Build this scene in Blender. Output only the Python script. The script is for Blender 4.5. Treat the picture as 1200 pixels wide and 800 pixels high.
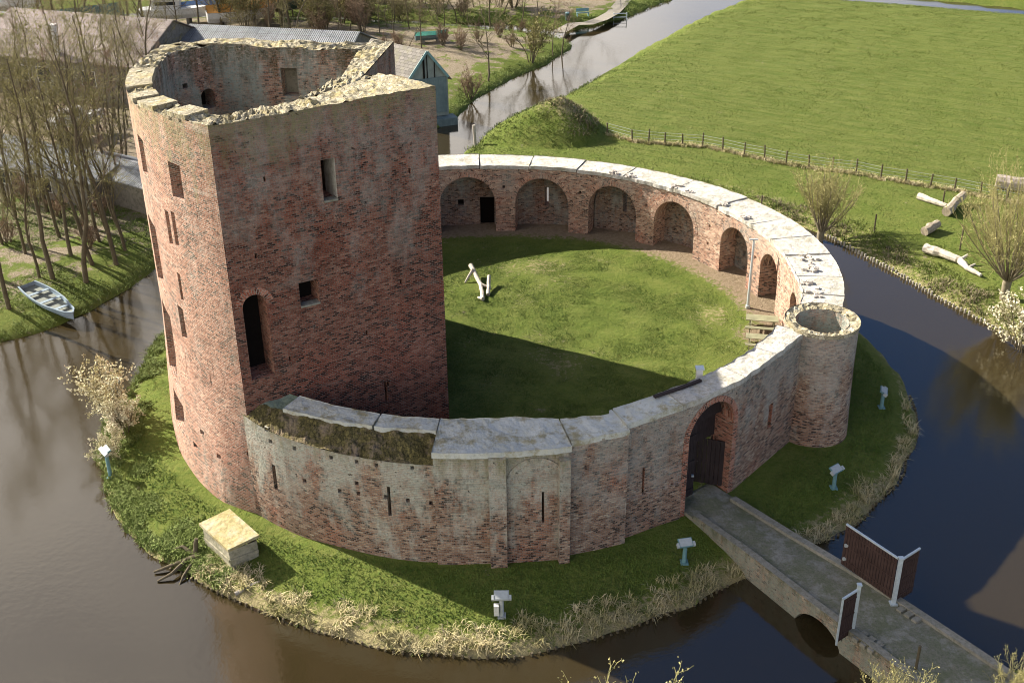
import bpy, math, random
import numpy as np
from mathutils import Vector, Matrix, noise as mnoise
D = bpy.data
SC = bpy.context.scene
COL = SC.collection
for o in list(D.objects): D.objects.remove(o)
rad = math.radians
random.seed(7)
RNG = np.random.default_rng(7)

# ------------------------------------------------------------ camera, light, exposure
F, PIT, ROLL, CX, CY, CZ = 1392.96, 0.4849, -0.0127, 1.5903, -59.9851, 32.3351
cam = D.cameras.new('camera'); camo = D.objects.new('camera', cam); COL.objects.link(camo)
cam.sensor_width = 36; cam.lens = F/1200*36; cam.clip_end = 5000; cam.clip_start = .5
camo.matrix_world = Matrix.Translation((CX, CY, CZ)) @ Matrix.Rotation(math.pi/2-PIT, 4, 'X') @ Matrix.Rotation(ROLL, 4, 'Z')
SC.camera = camo
SAZ, SEL = -32.4, 31.0                                  # where the light travels to (deg), sun elevation
SUN = Vector((math.cos(rad(SAZ))*math.cos(rad(SEL)), math.sin(rad(SAZ))*math.cos(rad(SEL)), -math.sin(rad(SEL))))
sl = D.lights.new('sun', 'SUN'); sl.energy = 5.0; sl.angle = rad(.5); sl.color = (1, .92, .79)
so = D.objects.new('sun', sl); COL.objects.link(so); so.rotation_euler = SUN.to_track_quat('-Z', 'Y').to_euler()
so.location = (-40, 30, 60)
W = D.worlds.new('World'); SC.world = W; W.use_nodes = True
wn = W.node_tree; wn.nodes.clear()
def wnode(t, **k):
    n = wn.nodes.new(t)
    for a, b in k.items(): setattr(n, a, b)
    return n
sky = wnode('ShaderNodeTexSky', sky_type='NISHITA'); sky.sun_disc = False
sky.sun_elevation = rad(SEL); sky.sun_rotation = math.atan2(-SUN.x, -SUN.y); sky.air_density = .75; sky.dust_density = .2; sky.ozone_density = 3
tc = wnode('ShaderNodeTexCoord'); mp = wnode('ShaderNodeMapping'); mp.inputs['Scale'].default_value = (1, 1, 2.2)
nz = wnode('ShaderNodeTexNoise'); nz.inputs['Scale'].default_value = 2.6; nz.inputs['Detail'].default_value = 7; nz.inputs['Roughness'].default_value = .58
# clouds gather to the left and low over the horizon ahead; overhead and to the right the sky is blue
sep = wnode('ShaderNodeSeparateXYZ')
def wmr(src, a, b, c, d):
    n = wnode('ShaderNodeMapRange'); n.inputs['From Min'].default_value = a; n.inputs['From Max'].default_value = b; n.inputs['To Min'].default_value = c; n.inputs['To Max'].default_value = d
    wn.links.new(src, n.inputs['Value']); return n.outputs[0]
def wadd(a, b):
    n = wnode('ShaderNodeMath', operation='ADD'); wn.links.new(a, n.inputs[0]); wn.links.new(b, n.inputs[1]); return n.outputs[0]
wn.links.new(tc.outputs['Generated'], sep.inputs[0])
cl = wadd(wadd(wadd(nz.outputs['Fac'], wmr(sep.outputs['X'], -.45, .45, .36, -.34)), wmr(sep.outputs['Z'], .1, .9, .36, -.36)), wmr(sep.outputs['Y'], -.25, .15, .10, 0))  # Y term adds unseen cloud behind the camera to fill shaded walls
crm = wmr(cl, .44, .74, 0, 1)
mixc = wnode('ShaderNodeMix', data_type='RGBA'); mixc.inputs['B'].default_value = (12.4, 11.7, 11.0, 1)
bg = wnode('ShaderNodeBackground'); bg.inputs['Strength'].default_value = .053
wo = wnode('ShaderNodeOutputWorld')
L = wn.links.new
L(tc.outputs['Generated'], mp.inputs[0]); L(mp.outputs[0], nz.inputs['Vector'])
tint = wnode('ShaderNodeMix', data_type='RGBA', blend_type='MULTIPLY'); tint.inputs['Factor'].default_value = 1; tint.inputs['B'].default_value = (.76, .92, 1.06, 1)
L(sky.outputs[0], tint.inputs['A']); L(crm, mixc.inputs['Factor']); L(tint.outputs['Result'], mixc.inputs['A']); L(mixc.outputs['Result'], bg.inputs[0]); L(bg.outputs[0], wo.inputs[0])
SC.view_settings.view_transform = 'Standard'; SC.view_settings.look = 'None'; SC.view_settings.gamma = 1
SC.view_settings.use_curve_mapping = False; SC.view_settings.exposure = 1.56
SC.render.engine = 'CYCLES'; SC.cycles.filter_width = 1.05

# ------------------------------------------------------------ picture point -> place on a level plane / on a wall line
def ray(px, py):
    x, y = px-600, py-400
    cr, sr = math.cos(ROLL), math.sin(ROLL)
    x, y = cr*x+sr*y, -sr*x+cr*y
    c, s = math.cos(PIT), math.sin(PIT)
    return Vector((x/F, c+s*(-y/F), -s+c*(-y/F)))
CAM = Vector((CX, CY, CZ))
def at(px, py, z):
    d = ray(px, py); t = (z-CZ)/d.z
    return CAM+d*t

# ------------------------------------------------------------ materials
def nmat(name, rough=.9):
    m = D.materials.new(name); m.use_nodes = True
    b = m.node_tree.nodes['Principled BSDF']; b.inputs['Roughness'].default_value = rough
    b.inputs['Specular IOR Level'].default_value = .2
    return m, m.node_tree, b
class NT:
    def __init__(s, nt): s.nt = nt
    def n(s, t, ins=None, **k):
        n = s.nt.nodes.new(t)
        for a, b in k.items(): setattr(n, a, b)
        for a, b in (ins or {}).items():
            if hasattr(b, 'node'): s.nt.links.new(b, n.inputs[a])
            else: n.inputs[a].default_value = b
        return n
    def noise(s, vec, scale, detail=4, rough=.55, dist=0):
        return s.n('ShaderNodeTexNoise', {'Vector': vec, 'Scale': scale, 'Detail': detail, 'Roughness': rough, 'Distortion': dist}).outputs['Fac']
    def mr(s, v, a, b, c=0., d=1.):
        return s.n('ShaderNodeMapRange', {'Value': v, 'From Min': a, 'From Max': b, 'To Min': c, 'To Max': d}).outputs[0]
    def mix(s, f, a, b, bt='MIX'):
        return s.n('ShaderNodeMix', {'Factor': f, 'A': a, 'B': b}, data_type='RGBA', blend_type=bt).outputs['Result']
    def math(s, op, a, b=0.):
        return s.n('ShaderNodeMath', {0: a, 1: b}, operation=op).outputs[0]
    def ramp(s, f, stops):
        r = s.n('ShaderNodeValToRGB', {'Fac': f}); e = r.color_ramp.elements
        while len(e) < len(stops): e.new(.5)
        for q, (p, c) in zip(e, stops): q.position = p; q.color = (*c, 1)
        return r.outputs[0]
    def scale(s, vec, sc):
        return s.n('ShaderNodeMapping', {'Vector': vec, 'Scale': sc}).outputs[0]
    def bump(s, h, dist, st=1., nrm=None):
        i = {'Height': h, 'Distance': dist, 'Strength': st}
        if nrm is not None: i['Normal'] = nrm
        return s.n('ShaderNodeBump', i).outputs[0]
def c4(c): return (*c, 1)

REDS = [(0, (.030, .018, .016)), (.10, (.055, .026, .020)), (.14, (.16, .062, .042)), (.35, (.23, .090, .060)), (.55, (.29, .125, .085)), (.75, (.36, .19, .14)), (.9, (.39, .23, .165)), (1, (.44, .32, .25))]
TANS = [(0, (.035, .026, .022)), (.10, (.07, .045, .036)), (.14, (.19, .10, .072)), (.35, (.27, .16, .115)), (.55, (.33, .21, .155)), (.75, (.40, .28, .21)), (.9, (.46, .36, .28)), (1, (.54, .47, .38))]
REDS = [(p, tuple(min(.75, q*f) for q, f in zip(c, (1.26, 1.12, 1.06)))) for p, c in REDS]
TANS = [(p, tuple(min(.75, q*f) for q, f in zip(c, (1.30, 1.22, 1.14)))) for p, c in TANS]
def brick_mat(name, stops, mortar, wash=(.42, .40, .35), wash_lo=.55, wash_hi=.75, wash_z=None, moss_z=None, moss=(.25, .225, .11), red=.5, wash_amt=.75, dark=.0):
    m, nt, b = nmat(name, .93); t = NT(nt)
    uv = t.n('ShaderNodeUVMap', uv_map='UVMap').outputs[0]
    pos = t.n('ShaderNodeNewGeometry').outputs['Position']
    wob = t.n('ShaderNodeTexNoise', {'Vector': uv, 'Scale': 1.3, 'Detail': 3}).outputs['Color']
    w2 = t.n('ShaderNodeVectorMath', {0: wob, 1: (.5, .5, .5)}, operation='SUBTRACT').outputs[0]
    w3 = t.n('ShaderNodeVectorMath', {0: w2, 'Scale': .035}, operation='SCALE').outputs[0]
    v = t.n('ShaderNodeVectorMath', {0: uv, 1: w3}, operation='ADD').outputs[0]
    br = t.n('ShaderNodeTexBrick', {'Vector': v, 'Color1': (0, 0, 0, 1), 'Color2': (1, 1, 1, 1), 'Mortar': (.5, .5, .5, 1), 'Scale': 1., 'Mortar Size': .012, 'Mortar Smooth': .3, 'Bias': 0., 'Brick Width': .235, 'Row Height': .088})
    br.offset = .5; br.squash = 1
    rnd = br.outputs['Color']; mor = br.outputs['Fac']
    big = t.noise(pos, .28, 5, .6); mid = t.noise(pos, 1.4, 5, .62); fine = t.noise(pos, 9, 4, .65)
    # brick tone: per-brick value shifted by slow patches
    sh = t.math('ADD', t.math('MULTIPLY', rnd, .80), t.mr(big, .25, .75, -.16, .22))
    sh = t.math('ADD', sh, t.mr(t.noise(pos, 14, 3, .7), .28, .72, -.34, .30))
    col = t.ramp(sh, stops)
    # red patches: rebuilt fields of fresher brick
    redf = t.mr(t.noise(pos, .42, 4, .6), .52, .64, 0, red)
    col = t.mix(redf, col, (.60, .33, .25, 1), 'MULTIPLY') if False else t.mix(redf, col, t.mix(1., col, (1.06, .72, .62, 1), 'MULTIPLY'))
    mcol = t.mix(t.mr(mid, .35, .65), c4(mortar), c4([q*.62 for q in mortar]))
    col = t.mix(mor, col, mcol)
    sepz = t.n('ShaderNodeSeparateXYZ', {0: pos}).outputs['Z']
    # lime wash / efflorescence
    st = t.noise(t.scale(pos, (1.0, 1.0, .42)), .9, 7, .70)
    if wash_z:
        st = t.math('ADD', st, t.mr(sepz, wash_z[0], wash_z[1], -.10, .13))
    wf = t.mr(st, wash_lo, wash_hi, 0, wash_amt)
    wf = t.math('MULTIPLY', wf, t.mr(fine, .35, .55, .45, 1))
    wcol = t.mix(t.mr(mid, .3, .7), c4(wash), c4((wash[0]*.78, wash[1]*.88, wash[2]*.86)))
    col = t.mix(wf, col, wcol)
    if moss_z:
        ms = t.noise(t.scale(pos, (1.6, 1.6, .35)), 1.1, 6, .7)
        ms = t.math('ADD', ms, t.mr(sepz, moss_z[0], moss_z[1], -.35, .16))
        mf = t.mr(ms, .42, .62, 0, .85)
        mf = t.math('MULTIPLY', mf, t.mr(fine, .34, .58, .12, 1))
        col = t.mix(mf, col, t.mix(mid, c4(moss), c4((moss[0]*.55, moss[1]*.55, moss[2]*.55))))
    # beds of darker and paler brick, scattered missing headers
    bed = t.noise(t.scale(pos, (.10, .10, 1.7)), 1., 5, .75)
    col = t.mix(t.mr(bed, .54, .66, 0, .42), col, t.mix(1., col, (.62, .55, .52, 1), 'MULTIPLY'))
    col = t.mix(t.mr(t.noise(t.scale(pos, (.13, .13, 1.5)), 1.3, 5, .7), .60, .70, 0, .35), col, c4((mortar[0]*1.1, mortar[1]*1.08, mortar[2]*1.05)))
    gap = t.math('MULTIPLY', t.mr(t.noise(pos, 5.5, 3, .6), .66, .70), t.mr(t.noise(pos, .8, 3), .42, .55))
    col = t.mix(t.math('MULTIPLY', gap, .85), col, (.025, .018, .014, 1))
    # soot and damp stains, slow
    ds = t.mr(t.noise(t.scale(pos, (.8, .8, .4)), .55, 6, .68), .55, .72, 0, .45+dark)
    col = t.mix(ds, col, t.mix(1., col, (.52, .47, .45, 1), 'MULTIPLY'))
    nt.links.new(col, b.inputs['Base Color'])
    h = t.math('ADD', t.math('MULTIPLY', t.math('SUBTRACT', 1., mor), .6), t.math('MULTIPLY', rnd, .5))
    h = t.math('ADD', h, t.math('MULTIPLY', fine, .9)); h = t.math('SUBTRACT', h, t.math('MULTIPLY', gap, 1.2)); h = t.math('ADD', h, t.math('MULTIPLY', mid, 1.6))
    nt.links.new(t.bump(h, .05, 1.), b.inputs['Normal'])
    return m
M = {}
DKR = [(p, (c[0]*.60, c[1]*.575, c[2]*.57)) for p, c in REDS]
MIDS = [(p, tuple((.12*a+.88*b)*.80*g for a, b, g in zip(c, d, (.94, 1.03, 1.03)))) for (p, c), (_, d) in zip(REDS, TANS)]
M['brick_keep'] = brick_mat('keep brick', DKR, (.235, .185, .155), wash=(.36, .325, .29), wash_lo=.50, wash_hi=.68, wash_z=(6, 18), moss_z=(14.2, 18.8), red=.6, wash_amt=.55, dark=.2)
M['brick_keep_sunlit'] = brick_mat('keep brick sunlit side', [(p, (c[0]*.88+.075, c[1]*.92+.065, c[2]*.9+.045)) for p, c in REDS], (.58, .50, .43), wash=(.62, .55, .47), wash_lo=.50, wash_hi=.78, moss_z=(12.2, 18.6), moss=(.38, .34, .18), red=.35, wash_amt=.6)  # lighter brick copy: sunlight painted into the left face, besides real lichen
M['brick_in'] = brick_mat('keep inner masonry', TANS, (.36, .33, .28), wash=(.36, .40, .36), wash_lo=.40, wash_hi=.56, moss_z=(12.8, 17.2), red=.6, wash_amt=.93, moss=(.10, .08, .028))
M['brick_ring'] = brick_mat('ring wall brick', MIDS, (.30, .265, .23), wash=(.48, .465, .405), wash_lo=.455, wash_hi=.60, wash_z=(.2, 4.6), moss_z=(3.0, 5.8), moss=(.22, .19, .07), red=.9, wash_amt=.82)
M['brick_gate'] = brick_mat('gate wall brick', MIDS, (.27, .235, .21), wash=(.42, .405, .37), wash_lo=.455, wash_hi=.61, wash_z=(.2, 5.4), moss_z=(4.4, 7.2), moss=(.13, .12, .05), red=.8, wash_amt=.6, dark=.2)
M['brick_arcade'] = brick_mat('arcade brick', TANS, (.46, .40, .33), wash=(.40, .39, .35), wash_lo=.56, wash_hi=.74, red=.7, wash_amt=.5, wash_z=(1, 5.4))
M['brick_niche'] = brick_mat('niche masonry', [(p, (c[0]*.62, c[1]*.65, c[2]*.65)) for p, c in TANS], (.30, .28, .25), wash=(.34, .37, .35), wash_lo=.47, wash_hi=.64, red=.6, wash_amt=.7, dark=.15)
M['brick_arch'] = brick_mat('arch brick', REDS, (.40, .32, .26), red=.4, wash_amt=.3, wash_lo=.6, wash_hi=.8)

def rubble_mat(name, a, b_, c, scale=5., bump=.06, rough=.95, wear=None, cells=False):
    m, nt, b = nmat(name, rough); t = NT(nt)
    pos = t.n('ShaderNodeNewGeometry').outputs['Position']
    n1 = t.noise(pos, scale*.22, 6, .65); n2 = t.noise(pos, scale*1.8, 6, .72); n3 = t.noise(pos, scale*3.5, 4, .6)
    vor = t.n('ShaderNodeTexVoronoi', {'Vector': pos, 'Scale': scale*1.1, 'Randomness': 1.}).outputs['Distance']
    col = t.mix(t.mr(n1, .38, .62), c4(a), c4(b_))
    col = t.mix(t.mr(n2, .45, .68), col, c4(c))
    col = t.mix(t.mr(n3, .58, .75, 0, .6), col, (c[0]*.4, c[1]*.4, c[2]*.4, 1))
    cell = t.n('ShaderNodeTexVoronoi', {'Vector': pos, 'Scale': scale*.9, 'Randomness': 1.}); cc = t.n('ShaderNodeSeparateColor', {0: cell.outputs['Color']}).outputs[0]
    if cells: col = t.mix(t.mr(cc, .1, .8, .0, .55), col, c4([q*.45 for q in c])); col = t.mix(t.mr(t.n('ShaderNodeTexVoronoi', {'Vector': pos, 'Scale': scale*.9, 'Randomness': 1.}, feature='DISTANCE_TO_EDGE').outputs['Distance'], .02, .07, .7, 0), col, c4([q*.3 for q in c]))
    if wear: col = t.mix(t.mr(t.noise(pos, 1.1, 7, .74), .49, .63, 0, .8), col, c4(wear))
    nt.links.new(col, b.inputs['Base Color'])
    h = t.math('ADD', t.math('MULTIPLY', n2, 1.), t.math('MULTIPLY', n3, .35)); h = t.math('SUBTRACT', h, t.math('MULTIPLY', vor, .5))
    nt.links.new(t.bump(h, bump, .9), b.inputs['Normal'])
    return m
M['keep_top'] = rubble_mat('keep rim rubble', (.44, .39, .28), (.54, .49, .38), (.29, .25, .15), 4, .12, wear=(.34, .28, .12), cells=True)
M['coping'] = rubble_mat('lime mortar coping', (.42, .40, .365), (.52, .50, .465), (.32, .30, .25), 3, .06, wear=(.26, .24, .17))
M['coping_near'] = rubble_mat('lichened coping', (.54, .55, .52), (.40, .42, .41), (.47, .46, .38), 2.4, .07, wear=(.24, .20, .09))
M['moss_ledge'] = rubble_mat('mossy rubble', (.15, .125, .045), (.20, .165, .065), (.08, .07, .03), 6, .12, wear=(.25, .19, .14), cells=True)
M['rubble'] = rubble_mat('broken masonry', (.55, .51, .46), (.44, .40, .35), (.30, .25, .20), 6, .06)
M['concrete'] = rubble_mat('old concrete', (.22, .21, .175), (.28, .26, .22), (.15, .145, .10), 3, .02)
M['deck'] = rubble_mat('bridge deck gravel', (.185, .175, .14), (.145, .15, .095), (.115, .125, .07), 4, .04, wear=(.27, .26, .23))
M['yellow_lid'] = rubble_mat('lichened lid', (.34, .285, .13), (.42, .37, .22), (.22, .18, .085), 3, .05, wear=(.40, .38, .30))
M['plaster'] = rubble_mat('weathered plaster', (.36, .33, .25), (.28, .26, .20), (.20, .19, .14), 3, .04, wear=(.13, .13, .07))
def wood_mat(name, a, b_, sc=(9, 9, 1.2), bump=.01, rough=.85):
    m, nt, b = nmat(name, rough); t = NT(nt)
    pos = t.n('ShaderNodeTexCoord').outputs['Object']
    n = t.noise(t.scale(pos, sc), 2.2, 5, .6); n2 = t.noise(pos, 1.7, 4)
    col = t.mix(t.mr(n, .3, .7), c4(a), c4(b_)); col = t.mix(t.mr(n2, .35, .7, 0, .5), col, (a[0]*.55, a[1]*.55, a[2]*.55, 1))
    nt.links.new(col, b.inputs['Base Color']); nt.links.new(t.bump(n, bump, .7), b.inputs['Normal'])
    return m
M['darkwood'] = wood_mat('dark brown boards', (.040, .022, .018), (.075, .045, .038))
M['door'] = wood_mat('black door boards', (.022, .017, .018), (.045, .032, .032))
M['greywood'] = wood_mat('grey weathered wood', (.30, .27, .23), (.42, .39, .33))
M['drift'] = wood_mat('bleached wood', (.44, .39, .31), (.60, .55, .47), (6, 6, 2), .03)
M['bark_log'] = wood_mat('log bark', (.26, .21, .15), (.44, .38, .29), (5, 5, 2), .04)
M['picnic'] = wood_mat('green stained timber', (.20, .20, .12), (.30, .29, .19))
M['bluegreen'] = wood_mat('blue green planks', (.18, .225, .215), (.25, .29, .275), (7, 7, .6))
M['bluedark'] = wood_mat('dark blue green boards', (.10, .15, .16), (.15, .20, .21), (7, 7, .6))
M['bark'] = wood_mat('bare bark', (.085, .068, .042), (.15, .125, .08), (5, 5, 1.5), .02)
M['bark_pale'] = wood_mat('pale bark', (.16, .135, .09), (.25, .215, .15), (5, 5, 1.5), .02)
def plain(name, c, rough=.6, metal=0, spec=.4, var=.25, sc=6):
    m, nt, b = nmat(name, rough); t = NT(nt)
    b.inputs['Metallic'].default_value = metal; b.inputs['Specular IOR Level'].default_value = spec
    pos = t.n('ShaderNodeTexCoord').outputs['Object']
    col = t.mix(t.mr(t.noise(pos, sc, 5, .65), .3, .7, 0, 1), c4(c), c4([q*(1-var) for q in c]))
    nt.links.new(col, b.inputs['Base Color'])
    return m
M['galv'] = plain('galvanised steel', (.55, .62, .66), .45, .3)
M['teal'] = plain('teal painted steel', (.14, .27, .29), .5)
M['palegrey'] = plain('pale grey enamel', (.40, .43, .43), .5)
M['glass_dark'] = plain('dark glass', (.03, .035, .04), .12, 0, .6)
M['recess_shade'] = plain('painted recess shade', (.012, .010, .009), .95, 0, .1)  # near-black backing in openings; their shade is painted in
M['white_paint'] = plain('white paint', (.62, .62, .60), .4)
M['boatgrey'] = plain('pale boat hull', (.25, .32, .38), .45)
M['boatin'] = plain('boat inside', (.20, .22, .19), .7)
M['orange'] = plain('orange tarpaulin', (.55, .27, .06), .6)
M['blue'] = plain('blue tarpaulin', (.12, .22, .42), .6)
M['greentarp'] = plain('green tarpaulin', (.10, .42, .30), .6)
def sheet_roof(name, a, b_, c):
    m, nt, b = nmat(name, .85); t = NT(nt); uv = t.n('ShaderNodeUVMap', uv_map='UVMap').outputs[0]; pos = t.n('ShaderNodeNewGeometry').outputs['Position']
    br = t.n('ShaderNodeTexBrick', {'Vector': uv, 'Color1': (0, 0, 0, 1), 'Color2': (1, 1, 1, 1), 'Mortar': (.5, .5, .5, 1), 'Scale': 1., 'Mortar Size': .018, 'Brick Width': 1.05, 'Row Height': 1.9}); br.offset = 0
    col = t.mix(br.outputs['Color'], c4(a), c4(b_)); col = t.mix(t.mr(t.noise(t.scale(pos, (1, 1, .4)), .8, 6, .7), .45, .65, 0, .85), col, c4(c)); col = t.mix(t.mr(t.noise(pos, 5, 4, .7), .5, .7, 0, .5), col, c4([q*.6 for q in c]))
    col = t.mix(br.outputs['Fac'], col, c4([q*.35 for q in c])); wv_ = t.n('ShaderNodeTexWave', {'Vector': uv, 'Scale': 1.6}, bands_direction='X').outputs['Fac']
    nt.links.new(col, b.inputs['Base Color']); nt.links.new(t.bump(wv_, .05, .8), b.inputs['Normal']); return m
M['roof_pink'] = sheet_roof('weathered sheet roof', (.25, .205, .185), (.31, .265, .24), (.19, .155, .125))
M['log_pink'] = rubble_mat('pink grey log', (.36, .31, .28), (.30, .26, .23), (.24, .20, .16), 3, .04)
M['roof_grey'] = sheet_roof('grey sheet roof', (.19, .20, .21), (.24, .25, .26), (.15, .155, .15))
M['roof_tile'] = None
M['wall_dull'] = rubble_mat('shed wall', (.16, .15, .13), (.21, .195, .16), (.11, .10, .085), 2, .02)
M['wall_green'] = rubble_mat('dark green shed wall', (.05, .085, .07), (.06, .10, .08), (.04, .06, .05), 2, .02)
M['straw'] = None
def tile_mat():
    m, nt, b = nmat('slate tiles', .8); t = NT(nt)
    uv = t.n('ShaderNodeUVMap', uv_map='UVMap').outputs[0]; pos = t.n('ShaderNodeNewGeometry').outputs['Position']
    br = t.n('ShaderNodeTexBrick', {'Vector': uv, 'Color1': (.15, .14, .125, 1), 'Color2': (.25, .23, .205, 1), 'Mortar': (.10, .09, .08, 1), 'Scale': 1., 'Mortar Size': .02, 'Brick Width': .5, 'Row Height': .28})
    col = t.mix(t.mr(t.noise(pos, 1.2, 5), .5, .7, 0, .6), br.outputs['Color'], (.22, .21, .13, 1))
    nt.links.new(col, b.inputs['Base Color']); nt.links.new(t.bump(br.outputs['Fac'], .03, -.6), b.inputs['Normal'])
    return m
M['roof_tile'] = tile_mat()

def ground_mat():
    # attribute "mask": R dry rough grass, G bare earth, B leaf litter; attribute "mow": 1 meadow
    m, nt, b = nmat('grassland', .95); t = NT(nt)
    b.inputs['Specular IOR Level'].default_value = .08
    pos = t.n('ShaderNodeNewGeometry').outputs['Position']
    at_ = t.n('ShaderNodeAttribute', attribute_name='mask'); sp = t.n('ShaderNodeSeparateColor', {0: at_.outputs['Color']})
    n1 = t.noise(pos, .11, 5, .6); n2 = t.noise(pos, .7, 5, .65); n3 = t.noise(pos, 4.2, 4, .65); n4 = t.noise(pos, 15, 3, .6)
    rot = t.scale(t.n('ShaderNodeMapping', {'Vector': pos, 'Rotation': (0, 0, rad(31))}).outputs[0], (.30, 2.0, 1.))
    mow = t.noise(rot, 1.5, 6, .7)
    col = t.mix(t.mr(n1, .35, .65), (.088, .120, .021, 1), (.114, .140, .028, 1))
    col = t.mix(t.mr(n2, .42, .70, 0, .8), col, (.150, .158, .044, 1))
    col = t.mix(t.mr(n3, .45, .72, 0, .75), col, (.048, .088, .013, 1))
    col = t.mix(t.mr(n4, .50, .72, 0, .6), col, (.14, .165, .050, 1))
    wv = t.n('ShaderNodeTexWave', {'Vector': t.n('ShaderNodeMapping', {'Vector': pos, 'Rotation': (0, 0, rad(31))}).outputs[0], 'Scale': .16, 'Distortion': 1.2, 'Detail': 2, 'Detail Scale': 1.}, bands_direction='Y').outputs['Fac']
    col = t.mix(t.math('MULTIPLY', t.mr(wv, .35, .75, 0, .45), at_.outputs['Alpha']), col, (.062, .105, .016, 1))
    mm = t.math('MULTIPLY', t.mr(mow, .40, .62, 0, .95), at_.outputs['Alpha'])
    col = t.mix(mm, col, (.140, .160, .042, 1))
    dry = t.mr(t.math('ADD', sp.outputs[0], t.mr(n3, .3, .7, -.32, .32)), .35, .65)
    dcol = t.mix(n4, t.mix(n2, (.30, .25, .13, 1), (.40, .34, .20, 1)), (.17, .15, .07, 1))
    col = t.mix(dry, col, dcol)
    ear = t.mr(t.math('ADD', sp.outputs[1], t.mr(n3, .3, .7, -.3, .3)), .35, .65)
    ecol = t.mix(t.mr(n3, .3, .7), (.165, .125, .08, 1), (.25, .195, .135, 1))
    col = t.mix(ear, col, ecol)
    lit = t.mr(t.math('ADD', sp.outputs[2], t.math('ADD', t.mr(n2, .3, .7, -.45, .45), t.mr(n3, .3, .7, -.15, .15))), .40, .60)
    lcol = t.mix(t.mr(n4, .4, .65), t.mix(n2, (.21, .165, .115, 1), (.33, .28, .22, 1)), (.12, .10, .055, 1))
    col = t.mix(lit, col, lcol)
    nt.links.new(col, b.inputs['Base Color'])
    h = t.math('ADD', t.math('MULTIPLY', n3, 1.), t.math('MULTIPLY', n4, .6)); h = t.math('ADD', h, t.math('MULTIPLY', t.math('MULTIPLY', mow, at_.outputs['Alpha']), 2.2))
    nt.links.new(t.bump(h, .16, .9), b.inputs['Normal'])
    return m
M['ground'] = ground_mat()
def water_mat():
    m, nt, b = nmat('moat water', .06); t = NT(nt)
    pos = t.n('ShaderNodeNewGeometry').outputs['Position']
    b.inputs['IOR'].default_value = 1.45; b.inputs['Specular IOR Level'].default_value = 1.
    col = t.mix(t.noise(pos, .08, 4), (.024, .0175, .007, 1), (.033, .025, .012, 1))
    nt.links.new(col, b.inputs['Base Color'])
    h = t.math('ADD', t.noise(pos, 3.2, 5, .6), t.math('MULTIPLY', t.noise(pos, .5, 3), 1.2))
    nt.links.new(t.bump(h, .012, .45), b.inputs['Normal'])
    return m
M['water'] = water_mat()
def blade_mat(name, a, b_, c):
    m, nt, b = nmat(name, .8); t = NT(nt); b.inputs['Specular IOR Level'].default_value = .15
    r = t.n('ShaderNodeNewGeometry').outputs
    n = t.n('ShaderNodeTexWhiteNoise', {'Vector': t.n('ShaderNodeVectorMath', {0: r['Position'], 'Scale': 1.}, operation='SCALE').outputs[0]}, noise_dimensions='3D').outputs[0]
    n2 = t.noise(r['Position'], .8, 3)
    col = t.mix(t.mr(r['Random Per Island'] , 0, 1), c4(a), c4(b_)); col = t.mix(t.mr(n2, .4, .65), col, c4(c))
    nt.links.new(col, b.inputs['Base Color'])
    return m
M['straw'] = blade_mat('dry grass blades', (.42, .35, .19), (.55, .48, .30), (.27, .25, .10))
M['dead'] = blade_mat('dead brown grass', (.20, .165, .10), (.27, .225, .15), (.14, .115, .07))
M['meadow_blade'] = blade_mat('meadow blades', (.098, .132, .024), (.140, .160, .040), (.088, .122, .021))
M['rough'] = blade_mat('rough green blades', (.09, .13, .025), (.15, .17, .045), (.07, .10, .02))
M['lawn_blade'] = blade_mat('lawn blades', (.075, .120, .020), (.115, .150, .034), (.060, .10, .016))
M['twig'] = blade_mat('twigs', (.16, .13, .07), (.22, .19, .09), (.13, .105, .06))
M['twig_olive'] = blade_mat('budding twigs', (.195, .172, .070), (.255, .232, .092), (.150, .135, .062))
M['twig_willow'] = blade_mat('yellow willow shoots', (.30, .27, .11), (.37, .34, .15), (.22, .20, .085))
M['twig_brown'] = blade_mat('brown twigs', (.20, .135, .085), (.27, .19, .125), (.16, .11, .075))
M['catkin'] = blade_mat('pale catkins', (.62, .57, .40), (.74, .70, .54), (.50, .46, .26))
M['ivy'] = blade_mat('ivy leaves', (.10, .15, .03), (.22, .26, .09), (.13, .17, .04))

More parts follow.
